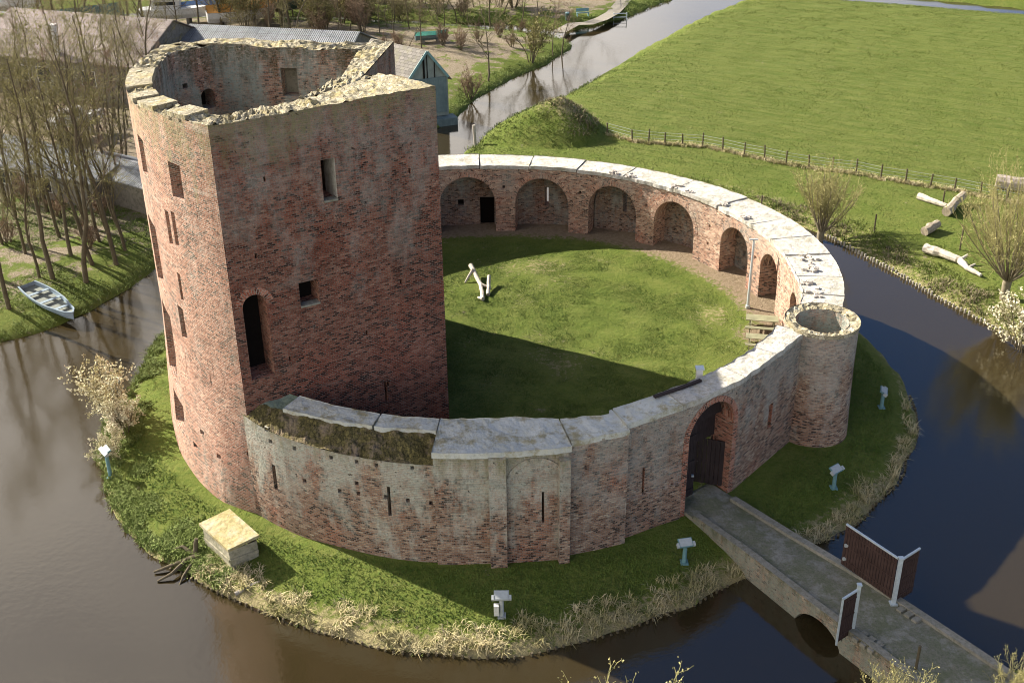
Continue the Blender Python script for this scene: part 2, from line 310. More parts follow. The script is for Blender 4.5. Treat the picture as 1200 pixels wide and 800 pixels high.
# ------------------------------------------------------------ object helpers
def tag(o, label=None, cat=None, group=None, kind=None):
    if label: o['label'] = label
    if cat: o['category'] = cat
    if group: o['group'] = group
    if kind: o['kind'] = kind
    return o
def empty(name, loc, label, cat, group=None, rz=0):
    o = D.objects.new(name, None); COL.objects.link(o); o.location = loc; o.rotation_euler = (0, 0, rz); o.empty_display_size = .2
    return tag(o, label, cat, group)
def link(name, me, parent=None, loc=None):
    o = D.objects.new(name, me); COL.objects.link(o)
    if parent: o.parent = parent
    if loc is not None: o.location = loc
    return o
def copy_tree(o, parent=None):
    c = o.copy(); COL.objects.link(c); c.parent = parent
    for ch in [q for q in D.objects if q.parent == o]: copy_tree(ch, c)
    return c
class MB:
    """collects faces (with uv and material slot) and links them as one mesh object"""
    def __init__(s): s.v = []; s.f = []; s.uv = []; s.mi = []
    def face(s, pts, uvs=None, mi=0):
        i = len(s.v); s.v += [tuple(p) for p in pts]; s.f.append(tuple(range(i, i+len(pts))))
        s.uv += list(uvs) if uvs else [(p[0]+p[1]*.6, p[2]+p[1]*.35) for p in pts]; s.mi.append(mi)
    def box(s, c, size, rot=None, mi=0, bev=0):
        x, y, z = [q/2 for q in size]; R = rot or Matrix.Identity(3); c = Vector(c)
        P = [c+R@Vector((sx*x, sy*y, sz*z)) for sz in (-1, 1) for sy in (-1, 1) for sx in (-1, 1)]
        for q in ((0, 2, 3, 1), (4, 5, 7, 6), (0, 1, 5, 4), (2, 6, 7, 3), (0, 4, 6, 2), (1, 3, 7, 5)): s.face([P[k] for k in q], None, mi)
        return s
    def bar(s, a, b, w, h=None, mi=0):
        a, b = Vector(a), Vector(b); d = b-a; L_ = d.length; d.normalize()
        up = Vector((0, 0, 1)) if abs(d.z) < .95 else Vector((1, 0, 0))
        y = up.cross(d).normalized(); z = d.cross(y); R = Matrix((d, y, z)).transposed()
        return s.box((a+b)/2, (L_, w, h or w), R, mi)
    def tube(s, pts, rads, n=8, mi=0, cap=True):
        pts = [Vector(p) for p in pts]; rings = []
        for i, p in enumerate(pts):
            d = (pts[min(i+1, len(pts)-1)]-pts[max(i-1, 0)]).normalized()
            up = Vector((0, 0, 1)) if abs(d.z) < .9 else Vector((1, 0, 0))
            x = up.cross(d).normalized(); y = d.cross(x)
            rings.append([p+(x*math.cos(2*math.pi*k/n)+y*math.sin(2*math.pi*k/n))*rads[i] for k in range(n)])
        for i in range(len(rings)-1):
            for k in range(n):
                k2 = (k+1) % n; s.face([rings[i][k], rings[i][k2], rings[i+1][k2], rings[i+1][k]], None, mi)
        if cap: s.face(rings[0][::-1], None, mi); s.face(rings[-1], None, mi)
        return s
    def build(s, name, mats, parent=None, weld=False, smooth=False, loc=None):
        me = D.meshes.new(name)
        off = Vector(loc) if loc is not None else (parent.matrix_world.translation if parent else Vector((0, 0, 0)))
        v = s.v
        if parent is not None and loc is None:
            pm = ploc(parent); v = [(p[0]-pm[0], p[1]-pm[1], p[2]-pm[2]) for p in v]
        me.from_pydata(v, [], s.f); 
        ul = me.uv_layers.new(name='UVMap'); ul.data.foreach_set('uv', np.array(s.uv, dtype=np.float32).ravel())
        for q in (mats if isinstance(mats, (list, tuple)) else [mats]): me.materials.append(q)
        me.polygons.foreach_set('material_index', s.mi)
        if weld:
            import bmesh
            bm = bmesh.new(); bm.from_mesh(me); bmesh.ops.remove_doubles(bm, verts=bm.verts, dist=.002); bm.to_mesh(me); bm.free()
        if smooth: me.polygons.foreach_set('use_smooth', [True]*len(me.polygons))
        me.update()
        return link(name, me, parent, loc)
def ploc(o):
    p = Vector(o.location)
    while o.parent: o = o.parent; p += Vector(o.location)
    return p
def npmesh(name, V, Fq, mat, parent=None, smooth=False):
    """numpy quads/tris -> mesh object"""
    me = D.meshes.new(name); k = Fq.shape[1]
    me.vertices.add(len(V)); me.vertices.foreach_set('co', V.astype(np.float32).ravel())
    me.loops.add(Fq.size); me.loops.foreach_set('vertex_index', Fq.astype(np.int32).ravel())
    me.polygons.add(len(Fq)); me.polygons.foreach_set('loop_start', np.arange(0, Fq.size, k, dtype=np.int32))
    me.materials.append(mat); me.update(calc_edges=True); me.validate()
    if smooth: me.polygons.foreach_set('use_smooth', [True]*len(me.polygons))
    return me if parent == 'mesh' else link(name, me, parent)
def fbm(x, y, z=0., s=1.): return mnoise.fractal(Vector((x*s, y*s, z*s)), 1., 2., 4)

# ------------------------------------------------------------ water, land
WZ = -1.24
def polar(tab, n=180):
    tab = sorted(tab); th = np.array([a for a, _ in tab]); r = np.array([b for _, b in tab])
    th = np.concatenate([th-360, th, th+360]); r = np.concatenate([r, r, r])
    t = np.linspace(-180, 180, n, endpoint=False); rr = np.interp(t, th, r)
    k = np.ones(5)/5; rr = np.convolve(np.concatenate([rr[-2:], rr, rr[:2]]), k, 'valid')
    rr = rr+np.array([.22*fbm(math.cos(rad(a))*9, math.sin(rad(a))*9) for a in t])
    return np.stack([rr*np.cos(np.radians(t)), rr*np.sin(np.radians(t))], 1)
ISLAND = polar([(-178, 20.0), (-172, 20.1), (-165, 21.2), (-158, 21.5), (-152, 21.6), (-144, 21.9), (-134, 22.3), (-124, 22.3), (-112, 22.5), (-95, 23.5), (-85, 23.55), (-74, 22.8), (-59.5, 22), (-47, 22.7), (-32, 23.3), (-16, 23.9), (10, 23.3), (40, 23), (90, 23.4), (120, 23), (150, 21)])
MEADOW = np.array([(24.49, 19.39), (25.65, 16.72), (27.54, 12.91), (29.11, 8.89), (30.72, 5.67), (31.57, 3.7), (32.0, 2.0), (32.4, -5), (32.6, -14), (34, -24), (40, -30), (70, -36), (700, -60), (700, 45), (140, 60), (66, 87.4), (51.4, 94.6), (41.96, 98.8), (37, 101), (33.5, 100.2), (25.37, 88.9), (17.55, 75.2), (10.8, 62.2), (6.96, 55.2), (1.84, 45.8), (-2.28, 39.2), (-2.2, 34.5), (2, 32.2), (8, 31.4), (15, 28.3), (20.5, 24)])
WEST = np.array([(-32, 0), (-29.67, 4.37), (-27.18, 6.24), (-25.7, 8.35), (-24.3, 11.1), (-23.3, 13.8), (-23, 14.8), (-21.5, 19), (-18, 25), (-13, 33), (-7.5, 42), (-3.9, 47.5), (-1.49, 55.6), (1.94, 62.6), (5.67, 67.9), (8.6, 74.2), (9.0, 76.5), (8.34, 78), (6.08, 81), (2.06, 83), (-5.2, 86), (-20, 90), (-60, 96), (-400, 110), (-400, -60), (-60, -45), (-36, -20), (-33, -8)])
NORTH = np.array([(-400, 113), (-60, 99), (-20, 92.5), (-5.3, 88.3), (2.1, 88.8 - 2.0), (6, 84.5), (9.0, 83), (12.5, 85.9), (17, 90.3), (20.3, 96), (23.6, 100), (32, 116), (60, 190), (90, 420), (-400, 420)])
EAST = np.array([(700, 49), (142, 64), (66.5, 91.4), (55.7, 98.2), (47, 103), (44, 106), (75, 190), (120, 420), (700, 420)])
SOUTH = polar([(-180, 20), (180, 20)])*0
t_ = np.radians(np.linspace(-150, -40, 60))
SOUTH = np.concatenate([np.stack([np.interp(np.degrees(t_), [-150, -120, -90, -75, -62, -57, -50, -40], [36, 33.5, 31.5, 31.2, 31.6, 31.9, 32.2, 36])*np.cos(t_), np.interp(np.degrees(t_), [-150, -120, -90, -75, -62, -57, -50, -40], [36, 33.5, 31.5, 31.2, 31.6, 31.9, 32.2, 36])*np.sin(t_)], 1), np.array([(40, -70), (0, -120), (-60, -70)])])
LANDS = {'island': ISLAND, 'meadow': MEADOW, 'west': WEST, 'north': NORTH, 'east': EAST, 'south': SOUTH}
def sdist(P, poly):
    A = poly; B = np.roll(poly, -1, 0); d2 = np.full(len(P), 1e18); ins = np.zeros(len(P), bool)
    for a, b in zip(A, B):
        e = b-a; w = P-a; t = np.clip((w@e)/(e@e+1e-12), 0, 1); q = w-t[:, None]*e; d2 = np.minimum(d2, (q*q).sum(1))
        c = ((a[1] > P[:, 1]) != (b[1] > P[:, 1])); 
        if abs(b[1]-a[1]) > 1e-12: c &= P[:, 0] < (b[0]-a[0])*(P[:, 1]-a[1])/(b[1]-a[1])+a[0]
        else: c &= False
        ins ^= c
    d = np.sqrt(d2); return np.where(ins, d, -d)
def nfield(X, Y, s, seed=0):
    """cheap smooth value noise on arrays"""
    r = np.random.default_rng(seed); T = r.random((64, 64)); x = X/s; y = Y/s
    xi = np.floor(x).astype(int); yi = np.floor(y).astype(int); fx = x-xi; fy = y-yi; fx = fx*fx*(3-2*fx); fy = fy*fy*(3-2*fy)
    g = lambda i, j: T[i % 64, j % 64]
    return (g(xi, yi)*(1-fx)+g(xi+1, yi)*fx)*(1-fy)+(g(xi, yi+1)*(1-fx)+g(xi+1, yi+1)*fx)*fy
def axis(lo, hi, step, far_lo, far_hi):
    a = list(np.arange(lo, hi+1e-6, step)); s = step; x = lo; pre = []
    while x > far_lo: s *= 1.055; x -= s; pre.append(x)
    s = step; x = hi; post = []
    while x < far_hi: s *= 1.055; x += s; post.append(x)
    return np.array(pre[::-1]+a+post)
def heights(X, Y):
    P = np.stack([X.ravel(), Y.ravel()], 1); ds = {k: sdist(P, p) for k, p in LANDS.items()}
    d = np.max(np.stack(list(ds.values())), 0)
    d = d+(nfield(P[:, 0], P[:, 1], 1.1, 3)-.5)*.35*np.clip(1-np.abs(d)/3, 0, 1)
    land = WZ+np.interp(d, [0, .35, 1.2, 3, 6, 12], [0, .28, .50, .78, .95, 1.02])
    bed = WZ+np.maximum(d*.9, -1.6)
    h = np.where(d > 0, land, bed)
    h += np.where(d > .5, (nfield(P[:, 0], P[:, 1], 2.2, 5)-.5)*.10+(nfield(P[:, 0], P[:, 1], .9, 6)-.5)*.06, 0)
    # earth mound behind the ring wall
    mx, my = P[:, 0]-6.2, P[:, 1]-41.5
    q = np.sqrt((np.where(mx < 0, mx/7.6, mx/3.9))**2+(my/4.5)**2); rough_ = (nfield(P[:, 0], P[:, 1], 1.5, 9)-.5)*.5
    h += np.where(q < 1, 3.4*(1-q)**.92*(1+.25*rough_)+rough_*(1-q)*.6, 0)
    return h, d, ds, q
gx = axis(-36, 42, .42, -420, 720); gy = axis(-34, 50, .42, -90, 420)
X, Y = np.meshgrid(gx, gy)
Hh, dd, ds, mq = heights(X, Y)
V = np.stack([X.ravel(), Y.ravel(), Hh], 1); nx, ny = len(gx), len(gy)
I = np.arange(nx*ny).reshape(ny, nx); Q = np.stack([I[:-1, :-1].ravel(), I[:-1, 1:].ravel(), I[1:, 1:].ravel(), I[1:, :-1].ravel()], 1)
ground = npmesh('ground', V, Q, M['ground'], None, True); tag(ground, kind='structure')
mask = np.zeros((len(V), 4), np.float32); px_, py_ = V[:, 0], V[:, 1]; rr_ = np.hypot(px_, py_); th_ = np.degrees(np.arctan2(py_, px_))
isl = ds['island'] > -1.5
# dry: south bank of the island, right outer bank, foot of fence, mound crest
dry = np.where(isl & (th_ < -30) & (th_ > -125), np.interp(ds['island'], [-1, .2, 1.1, 2.0], [.8, .7, .35, .0]), 0)
dry = np.maximum(dry, np.where(isl & ~((th_ < -30) & (th_ > -125)), np.interp(ds['island'], [-1, .3, 1.1], [.8, .45, .0]), 0))
dry = np.maximum(dry, np.where(ds['meadow'] > -1, np.interp(ds['meadow'], [-1, .3, 2.5, 4], [.7, .50, .30, .0])*(rr_ < 36), 0))
dry = np.maximum(dry, np.where(mq < 1, np.interp(mq, [0, .25, .5], [.55, .45, .05])+np.where((px_ > 6.0), .28, 0)*np.interp(mq, [.7, 1], [1, 0]), 0))
dry = np.maximum(dry, np.where((ds['west'] > -1) | (ds['north'] > -1), np.interp(np.maximum(ds['west'], ds['north']), [-1, .5, 2], [.5, .2, .05]), 0))
lit = np.where((ds['west'] > 1.5) | (ds['north'] > 2), np.where(py_ > 30, .74, .50), 0)*np.interp(np.maximum(ds['west'], ds['north']), [1.5, 6], [.2, 1])
lit = np.where((ds['west'] > 0) & (py_ > 18) & (px_ < -18), lit+.10, lit)
mow = np.where(ds['meadow'] > 1.5, np.interp(py_+px_*.43, [36, 41], [0, 1])*np.where(mq < 1.1, 0, 1), 0)
earth = np.zeros(len(V))
earth = np.maximum(earth, np.exp(-((px_-13.2)**2+(py_-94.5)**2)/9)*0)
mask[:, 0] = dry; mask[:, 1] = earth; mask[:, 2] = lit; mask[:, 3] = mow
def set_mask(o, mk):
    a = o.data.attributes.new('mask', 'FLOAT_COLOR', 'POINT'); a.data.foreach_set('color', mk.astype(np.float32).ravel())
set_mask(ground, mask)
def hz(x, y):
    return float(heights(np.array([x]), np.array([y]))[0][0])
wv = [(-500, -200, WZ), (800, -200, WZ), (800, 500, WZ), (-500, 500, WZ)]
wm = MB(); wm.face(wv); water = wm.build('water', M['water']); tag(water, kind='structure')

# courtyard lawn: polar sheet inside the ring
def court_z(x, y):
    z = .65+.04*max(0, x)
    g = math.hypot(x-10.2, y+14.4)
    return z if g > 5 else -.12+(z+.12)*max(0, min(1, (g-2.2)/2.8))
rs = np.linspace(.01, 18.15, 46); ts = np.radians(np.arange(0, 360, 2))
V = []; mk = []
for r in rs:
    for t in ts:
        dg = (math.degrees(t)+180) % 360-180
        r_ = min(r, 17.0) if (dg < -20) else r
        x, y = r_*math.cos(t), r_*math.sin(t); z = court_z(x, y)+.05*fbm(x, y, 3, .5)+.03*fbm(x, y, 9, 1.6)
        V.append((x, y, z)); d = math.degrees(t); d = d-360 if d > 180 else d
        e = np.interp(r, [14.9, 15.7, 16.4], [0, .5, .9]) if -25 < d < 112 else np.interp(r, [14.8, 16], [0, .3])
        e = e*(.7+.8*(fbm(x, y, 4, .35)+.35)) if r < 15.6 else e
        if 2 < d < 50: e = max(e, np.interp(r, [14.8, 15.6], [0, .62]))
        e = max(e, 1.0*math.exp(-((x-15.7)**2+(y+.6)**2)/2.2))
        mk.append((max(.03, .5*fbm(x, y, 21, .22)+.03), min(1, max(0, e)), 0, .12))
n = len(ts); I = np.arange(len(V)).reshape(len(rs), n); J = np.roll(I, -1, 1)
Q = np.stack([I[:-1].ravel(), J[:-1].ravel(), J[1:].ravel(), I[1:].ravel()], 1)[:, ::-1]
court = npmesh('courtyard_lawn', np.array(V), Q, M['ground'], None, True); tag(court, kind='structure'); set_mask(court, np.array(mk))

# ------------------------------------------------------------ wall builder
class Path:
    """polyline wall line with arc length; outward normal on the right-hand side of travel unless flip"""
    def __init__(s, pts, flip=False):
        s.p = [Vector((p[0], p[1])) for p in pts]; s.flip = flip
        s.s = [0.]
        for a, b in zip(s.p, s.p[1:]): s.s.append(s.s[-1]+(b-a).length)
        s.L = s.s[-1]
    def __call__(s, q):
        q = min(max(q, 0), s.L); i = 0
        while i < len(s.p)-2 and q > s.s[i+1]: i += 1
        a, b = s.p[i], s.p[i+1]; u = (q-s.s[i])/(s.s[i+1]-s.s[i]); d = (b-a).normalized()
        n = Vector((d.y, -d.x)); n = -n if s.flip else n
        # blend normals near joints of gentle bends
        return a.lerp(b, u), n
    def hit(s, px, py, far=False):
        o = Vector((CX, CY)); d3 = ray(px, py); d = Vector((d3.x, d3.y)); best = None
        for i in range(len(s.p)-1):
            a, b = s.p[i], s.p[i+1]; e = b-a; den = d.x*e.y-d.y*e.x
            if abs(den) < 1e-9: continue
            w = a-o; t = (w.x*e.y-w.y*e.x)/den; u = (w.x*d.y-w.y*d.x)/den
            if t > 0 and -1e-6 <= u <= 1+1e-6 and (best is None or (t > best[0] if far else t < best[0])): best = (t, s.s[i]+u*e.length, CZ+d3.z*t)
        if best is None: raise ValueError(('no hit', px, py))
        return best[1], best[2]
class Op:
    """opening in a wall: rectangle or arch top"""
    def __init__(s, s0, s1, z0, z1, arch=0., depth=.5, closed=True, back=1):
        s.s0, s.s1, s.z0, s.z1, s.arch, s.depth, s.closed, s.back = s0, s1, z0, z1, arch, depth, closed, back
    def top(s, q):
        if not s.arch: return s.z1
        c = (s.s0+s.s1)/2; h = (s.s1-s.s0)/2; u = min(1, abs((q-c)/h)); return s.z1-s.arch+s.arch*math.sqrt(max(0, 1-u*u))
    def breaks(s):
        if not s.arch: return [s.s0, s.s1]
        c = (s.s0+s.s1)/2; h = (s.s1-s.s0)/2
        return [c-h*math.cos(math.pi*k/14) for k in range(15)]
def pixop(path, x0, y0, x1, y1, far=False, **k):
    """opening from a picture rectangle (x0,y0 top left, x1,y1 bottom right)"""
    ym = (y0+y1)/2; xm = (x0+x1)/2
    for _ in range(12):                       # a slit right on the silhouette moves in until it lands on the wall
        try: path.hit(x0, ym); path.hit(xm, y0); path.hit(xm, y1); break
        except ValueError: x0 += 1; x1 += 1; xm += 1
    a = path.hit(x0, ym, far)[0]; b = path.hit(x1, ym, far)[0]; zt = path.hit(xm, y0, far)[1]; zb = path.hit(xm, y1, far)[1]
    return Op(min(a, b), max(a, b), zb, zt, **k)
def wall(mb, path, s0, s1, zb, zt, ops=(), ds=.5, dz=1.0, u0=0., batter=None, mi=0, mrev=0, mback=1, off=0.):
    fb = zb if callable(zb) else (lambda q: zb); ft = zt if callable(zt) else (lambda q: zt)
    br = set(round(q, 4) for q in np.linspace(s0, s1, max(2, int((s1-s0)/ds)+1)))
    for q in path.s:
        if s0 < q < s1: br.add(round(q, 4))
    for o in ops:
        for q in o.breaks(): br.add(round(q, 4))
    br = sorted(q for q in br if s0-1e-3 <= q <= s1+1e-3); br2 = [br[0]]
    for q in br[1:]:
        if q-br2[-1] > .0015: br2.append(q)
    def P(q, z, dep=0.):
        p, n = path(q); e = off-dep+(batter(q, z) if batter else 0)
        return (p.x+n.x*e, p.y+n.y*e, z)
    fl = path.flip
    def F_(pts, uvs, m):
        if fl: pts, uvs = pts[::-1], uvs[::-1]
        mb.face(pts, uvs, m)
    for a, b in zip(br2, br2[1:]):
        mid = (a+b)/2; segs = [(fb(a), fb(b))]; cur = sorted([o for o in ops if o.s0-1e-4 < mid < o.s1+1e-4], key=lambda o: o.z0)
        lo = (fb(a), fb(b)); solid = []
        for o in cur:
            solid.append((lo, (o.z0, o.z0))); lo = (o.top(a), o.top(b))
        solid.append((lo, (ft(a), ft(b))))
        for (la, lb), (ha, hb) in solid:
            if ha-la < 1e-4 and hb-lb < 1e-4: continue
            n_ = max(1, int(max(ha-la, hb-lb)/dz))
            for k in range(n_):
                za0 = la+(ha-la)*k/n_; za1 = la+(ha-la)*(k+1)/n_; zb0 = lb+(hb-lb)*k/n_; zb1 = lb+(hb-lb)*(k+1)/n_
                F_([P(a, za0), P(b, zb0), P(b, zb1), P(a, za1)], [(u0+a, za0), (u0+b, zb0), (u0+b, zb1), (u0+a, za1)], mi)
        for o in cur:
            d = o.depth
            F_([P(a, o.z0, d), P(b, o.z0, d), P(b, o.z0), P(a, o.z0)][::1], [(u0+a, d), (u0+b, d), (u0+b, 0), (u0+a, 0)], mrev)
            ta, tb = o.top(a), o.top(b)
            F_([P(a, ta), P(b, tb), P(b, tb, d), P(a, ta, d)], [(u0+a, 0), (u0+b, 0), (u0+b, d), (u0+a, d)], mrev)
            if o.closed: F_([P(a, o.z0, d), P(b, o.z0, d), P(b, tb, d), P(a, ta, d)], [(u0+a, o.z0), (u0+b, o.z0), (u0+b, tb), (u0+a, ta)], o.back if o.back is not None else mback)
    for o in ops:
        d = o.depth
        for q, rv in ((o.s0, 0), (o.s1, 1)):
            if q < s0-1e-6 or q > s1+1e-6: continue
            t = o.top(q); pts = [P(q, o.z0), P(q, o.z0, d), P(q, t, d), P(q, t)]; uvs = [(0, o.z0), (d, o.z0), (d, t), (0, t)]
            if rv: pts, uvs = pts[::-1], uvs[::-1]
            F_(pts, uvs, mrev)
def strip(mb, fa, fb, n, m=4, rough=.06, mi=0, seed=0, rs=1.6, step=0.):
    """rough top between two edge functions fa(t), fb(t) -> (x,y,z)"""
    G = []
    for i in range(n+1):
        a, b = Vector(fa(i/n)), Vector(fb(i/n)); row = []
        for k in range(m+1):
            p = a.lerp(b, k/m); e = 1 if 0 < k < m else .45
            w = rough*e*(fbm(p.x, p.y, seed, rs)*1.3+.6*fbm(p.x, p.y, seed+5, rs*3)); p.z += (round(w/step)*step+.25*w if step else w); row.append(p)
        G.append(row)
    for i in range(n):
        for k in range(m): mb.face([G[i][k], G[i+1][k], G[i+1][k+1], G[i][k+1]], [(q.x, q.y) for q in (G[i][k], G[i+1][k], G[i+1][k+1], G[i][k+1])], mi)
def pol(r, th): return (r*math.cos(rad(th)), r*math.sin(rad(th)))
def interp(tab):
    xs = [a for a, _ in tab]; ys = [b for _, b in tab]
    return lambda q: float(np.interp(q, xs, ys))

# ------------------------------------------------------------ the keep
keep = empty('castle_keep', (-10, -5, -.3), 'tall roofless red brick keep with a broken mossy rim and an arched doorway', 'castle keep')
FL, FR = Vector((-10.22, -14.80)), Vector((-1.55, -9.85)); BLK, NCH = Vector((-3.9, -5.4)), Vector((-5.35, -5.2)); BR = Vector((-4.60, 4.50))
left_r = interp([(-200, 17.3), (-192, 17.3), (-180, 17.1), (-168, 17.0), (-155, 17.2), (-145, 17.55), (-135, 17.85), (-124.6, 18.0)])
lth = [-192-0+ (67.4)*k/40 for k in range(41)]                       # from the rear left round to the front left corner
left_pts = [pol(left_r(t), t) for t in lth]
left_pts[-1] = (FL.x, FL.y)
LP = Path(left_pts)                                                   # travel counter-clockwise: outward on the right
FP = Path([FL, FR]); RP = Path([FR, BLK, NCH, BR]); BP = Path([BR, (-8.6, 4.6), (-14.3, 5.3), left_pts[0]])
def jag(q, seed, amp=.12, st=1.3):
    return amp*(round(2.2*fbm(q*st/1.7, seed*3.1))/2.2)+.05*fbm(q*3, seed*1.7)
zl = interp([(0, 16.95), (5, 17.1), (10, 17.35), (14, 17.7), (17, 18.05), (LP.L-2, 18.15), (LP.L, 18.25)])
zfr = interp([(0, 18.25), (3, 18.22), (6, 18.3), (9.9, 18.32)])
zrt = interp([(0, 18.3), (5.0, 17.7), (5.01, 17.55), (6.3, 17.5), (6.5, 17.3), (RP.L, 16.75)])
zbk = interp([(0, 16.75), (4, 16.8), (BP.L, 16.95)])
zl2 = lambda q: zl(q)+jag(q, 1); zf2 = lambda q: zfr(q)+.5*jag(q, 2); zr2 = lambda q: zrt(q)+.5*jag(q, 3); zb2 = lambda q: zbk(q)+jag(q, 4)
k1 = MB()
lops = [pixop(LP, 200, 193, 213, 232, depth=.9), pixop(LP, 196, 249, 200, 284, depth=.6), pixop(LP, 203, 250, 207, 286, depth=.6), pixop(LP, 210, 322, 213, 350, depth=.5), pixop(LP, 211, 362, 216.5, 394, depth=.6),
        pixop(LP, 213, 471, 221, 497, depth=.7), pixop(LP, 179, 268, 185, 316, depth=.6), pixop(LP, 192, 372, 198, 418, depth=.6), pixop(LP, 165, 165, 170, 200, depth=.6)]
for x, y in ((242, 505), (262, 532), (236, 520), (291, 508), (292, 532)):
    try: lops.append(pixop(LP, x-2, y-2.5, x+2, y+2.5, depth=.35))
    except ValueError: pass
def lbat(q, z): return .40*max(0, (6-z)/6)*min(1, max(0, (LP.L-q)/2)) if z < 6 else 0
wall(k1, LP, 0, LP.L, -1.0, zl2, lops, .42, 1.2, 0, batter=lbat, mi=0, mrev=2, mback=1)
keep_left = k1.build('curved_wall', [M['brick_keep_sunlit'], M['recess_shade'], M['brick_keep_sunlit']], keep)
k2 = MB(); fd0 = (FR-FL).normalized()
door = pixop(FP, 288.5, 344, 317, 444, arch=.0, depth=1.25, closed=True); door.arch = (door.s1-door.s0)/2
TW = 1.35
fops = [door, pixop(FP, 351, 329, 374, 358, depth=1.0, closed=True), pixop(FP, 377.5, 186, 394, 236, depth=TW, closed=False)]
for x, y in ((455, 450), (340, 420), (430, 390), (470, 330), (300, 300), (480, 200), (310, 210)): fops.append(pixop(FP, x-1.3, y-3, x+1.3, y+3, depth=.2))
fops.append(pixop(FP, 451, 447, 454, 470, depth=.3))
wall(k2, FP, 0, FP.L, -.5, zf2, fops, .4, 1.2, 40, mi=0, mrev=2)
fw = k2.build('front_wall', [M['brick_keep'], M['recess_shade'], M['brick_arch'], M['coping']], keep)
for p in fw.data.polygons:
    c = p.center+Vector(keep.location); q = (Vector((c.x, c.y))-FL).dot(fd0)
    if p.material_index == 2 and abs(q-fops[2].s1) < .02 and fops[2].z0 < c.z < fops[2].z1: p.material_index = 3  # right reveal coloured pale to imitate sunlight through the slit
k3 = MB()
wall(k3, RP, 0, RP.L, -.5, zr2, [], .4, 1.2, 60); wall(k3, BP, 0, BP.L, -.5, zb2, [], .4, 1.2, 80)
k3.build('rear_wall', [M['brick_keep'], M['recess_shade']], keep)
# inner lining: front, stair block, wing, rear, left
fn = Vector((FP(1)[1].x, FP(1)[1].y)); fd = (FR-FL).normalized()
IF0 = FL-fn*TW+fd*.95; IF1 = FL-fn*TW+fd*4.3; IBK = Vector((-6.35, -5.3)); IW = Vector((-6.3, 2.75)); IR = Vector((-14.2, 3.95))
li = [pol(left_r(t)-1.15, t) for t in lth if -187 < t < -129]
inner_loop = [IF0, IF1, IBK, IW, IR]+[Vector(p) for p in li]+[IF0]
IP = Path([(p[0], p[1]) for p in inner_loop], flip=True); IP.flip = True
IPn = Path([(p[0], p[1]) for p in inner_loop])
# heights along the inner loop follow the outer rim
def inner_top(q):
    p, _ = IP(q); p = Vector(p)
    cand = []
    for pa, f in ((FP, zf2), (LP, zl2), (BP, zb2)):
        for k in range(41):
            s = pa.L*k/40; o, _ = pa(s); cand.append(((o-p).length, f(s)))
    for k in range(21):
        t = k/20; cand.append(((Vector((-6.2, -10.5)).lerp(Vector((-6.35, -5.3)), t)-p).length+.2, 18.05-.5*t)); cand.append(((Vector((-6.3, -5.2)).lerp(Vector((-6.3, 2.75)), t)-p).length+.1, 17.15-.3*t))
    return min(cand)[1]-.03
iq = [inner_top(IP.L*k/160) for k in range(161)]
itop = lambda q: float(np.interp(q, [IP.L*k/160 for k in range(161)], iq))
k4 = MB()
iops = []
def along(path, other, o):       # the same opening seen on the inner lining (straight front run only)
    a = (path(o.s0)[0]-IF0).dot(fd); b = (path(o.s1)[0]-IF0).dot(fd); return a, b
for o in fops[2:3]:
    a, b = along(FP, IP, o)
    if a > .05 and b < (IF1-IF0).length-.05: iops.append(Op(a, b, o.z0, o.z1, o.arch, .02, False))
rear0 = (IF1-IF0).length+(IBK-IF1).length+(IW-IBK).length
IPx = IP
try:
    iops.append(pixop(IP, 330, 80, 349, 113, True, depth=.75, back=2)); iops.append(pixop(IP, 236, 104, 252, 128, True, depth=.9, back=1)); iops.append(pixop(IP, 214, 98, 220, 104, True, depth=.4, back=1))
except ValueError as e: print(e)
for o in iops:
    if o.z1 < 15.0 and o.back == 1 and o.depth == .9: o.arch = (o.s1-o.s0)/2*.8
wall(k4, IP, 0, IP.L, 6.5, itop, iops, .45, 1.2, 100, mi=0, mrev=0)
k4.build('inner_wall', [M['brick_in'], M['recess_shade'], M['plaster']], keep)
k5 = MB()
def edge(path, f, a=0, b=1, z=0): return lambda t: (*path(path.L*(a+(b-a)*t))[0], f(path.L*(a+(b-a)*t))+z)
def iedge(q0, q1): return lambda t: (*IP(q0+(q1-q0)*t)[0], itop(q0+(q1-q0)*t))
q1 = (IF1-IF0).length; q2 = q1+(IBK-IF1).length; q3 = q2+(IW-IBK).length; q4 = q3+(IR-IW).length
strip(k5, edge(FP, zf2, 0, 5.2/FP.L), iedge(0, q1), 52, 9, .115, 0, 1, 2.2, .07)
strip(k5, edge(FP, zf2, 5.2/FP.L, 1), lambda t: Vector((IF1.x, IF1.y, itop(q1))).lerp(Vector((-4.4, -6.0, 17.8)), t), 30, 9, .10, 0, 2, 2.2, .07)
strip(k5, lambda t: Vector((FR.x, FR.y, 18.3)).lerp(Vector((BLK.x, BLK.y, 17.65)), t), lambda t: Vector((-4.4, -6.0, 17.8)), 8, 4, .10, 0, 2)
strip(k5, lambda t: Vector((IF1.x, IF1.y, itop(q1))).lerp(Vector((-4.4, -6.0, 17.8)), t), lambda t: Vector((IF1.x, IF1.y, itop(q1))).lerp(Vector((IBK.x, IBK.y, 17.5)), t), 28, 16, .115, 0, 3, 2.2, .07)
strip(k5, lambda t: Vector((IBK.x, IBK.y, 17.5)).lerp(Vector((-4.4, -6.0, 17.8)), t), lambda t: Vector((NCH.x-.9, NCH.y, 17.5)).lerp(Vector((BLK.x, BLK.y, 17.6)), t), 6, 3, .08, 0, 3)
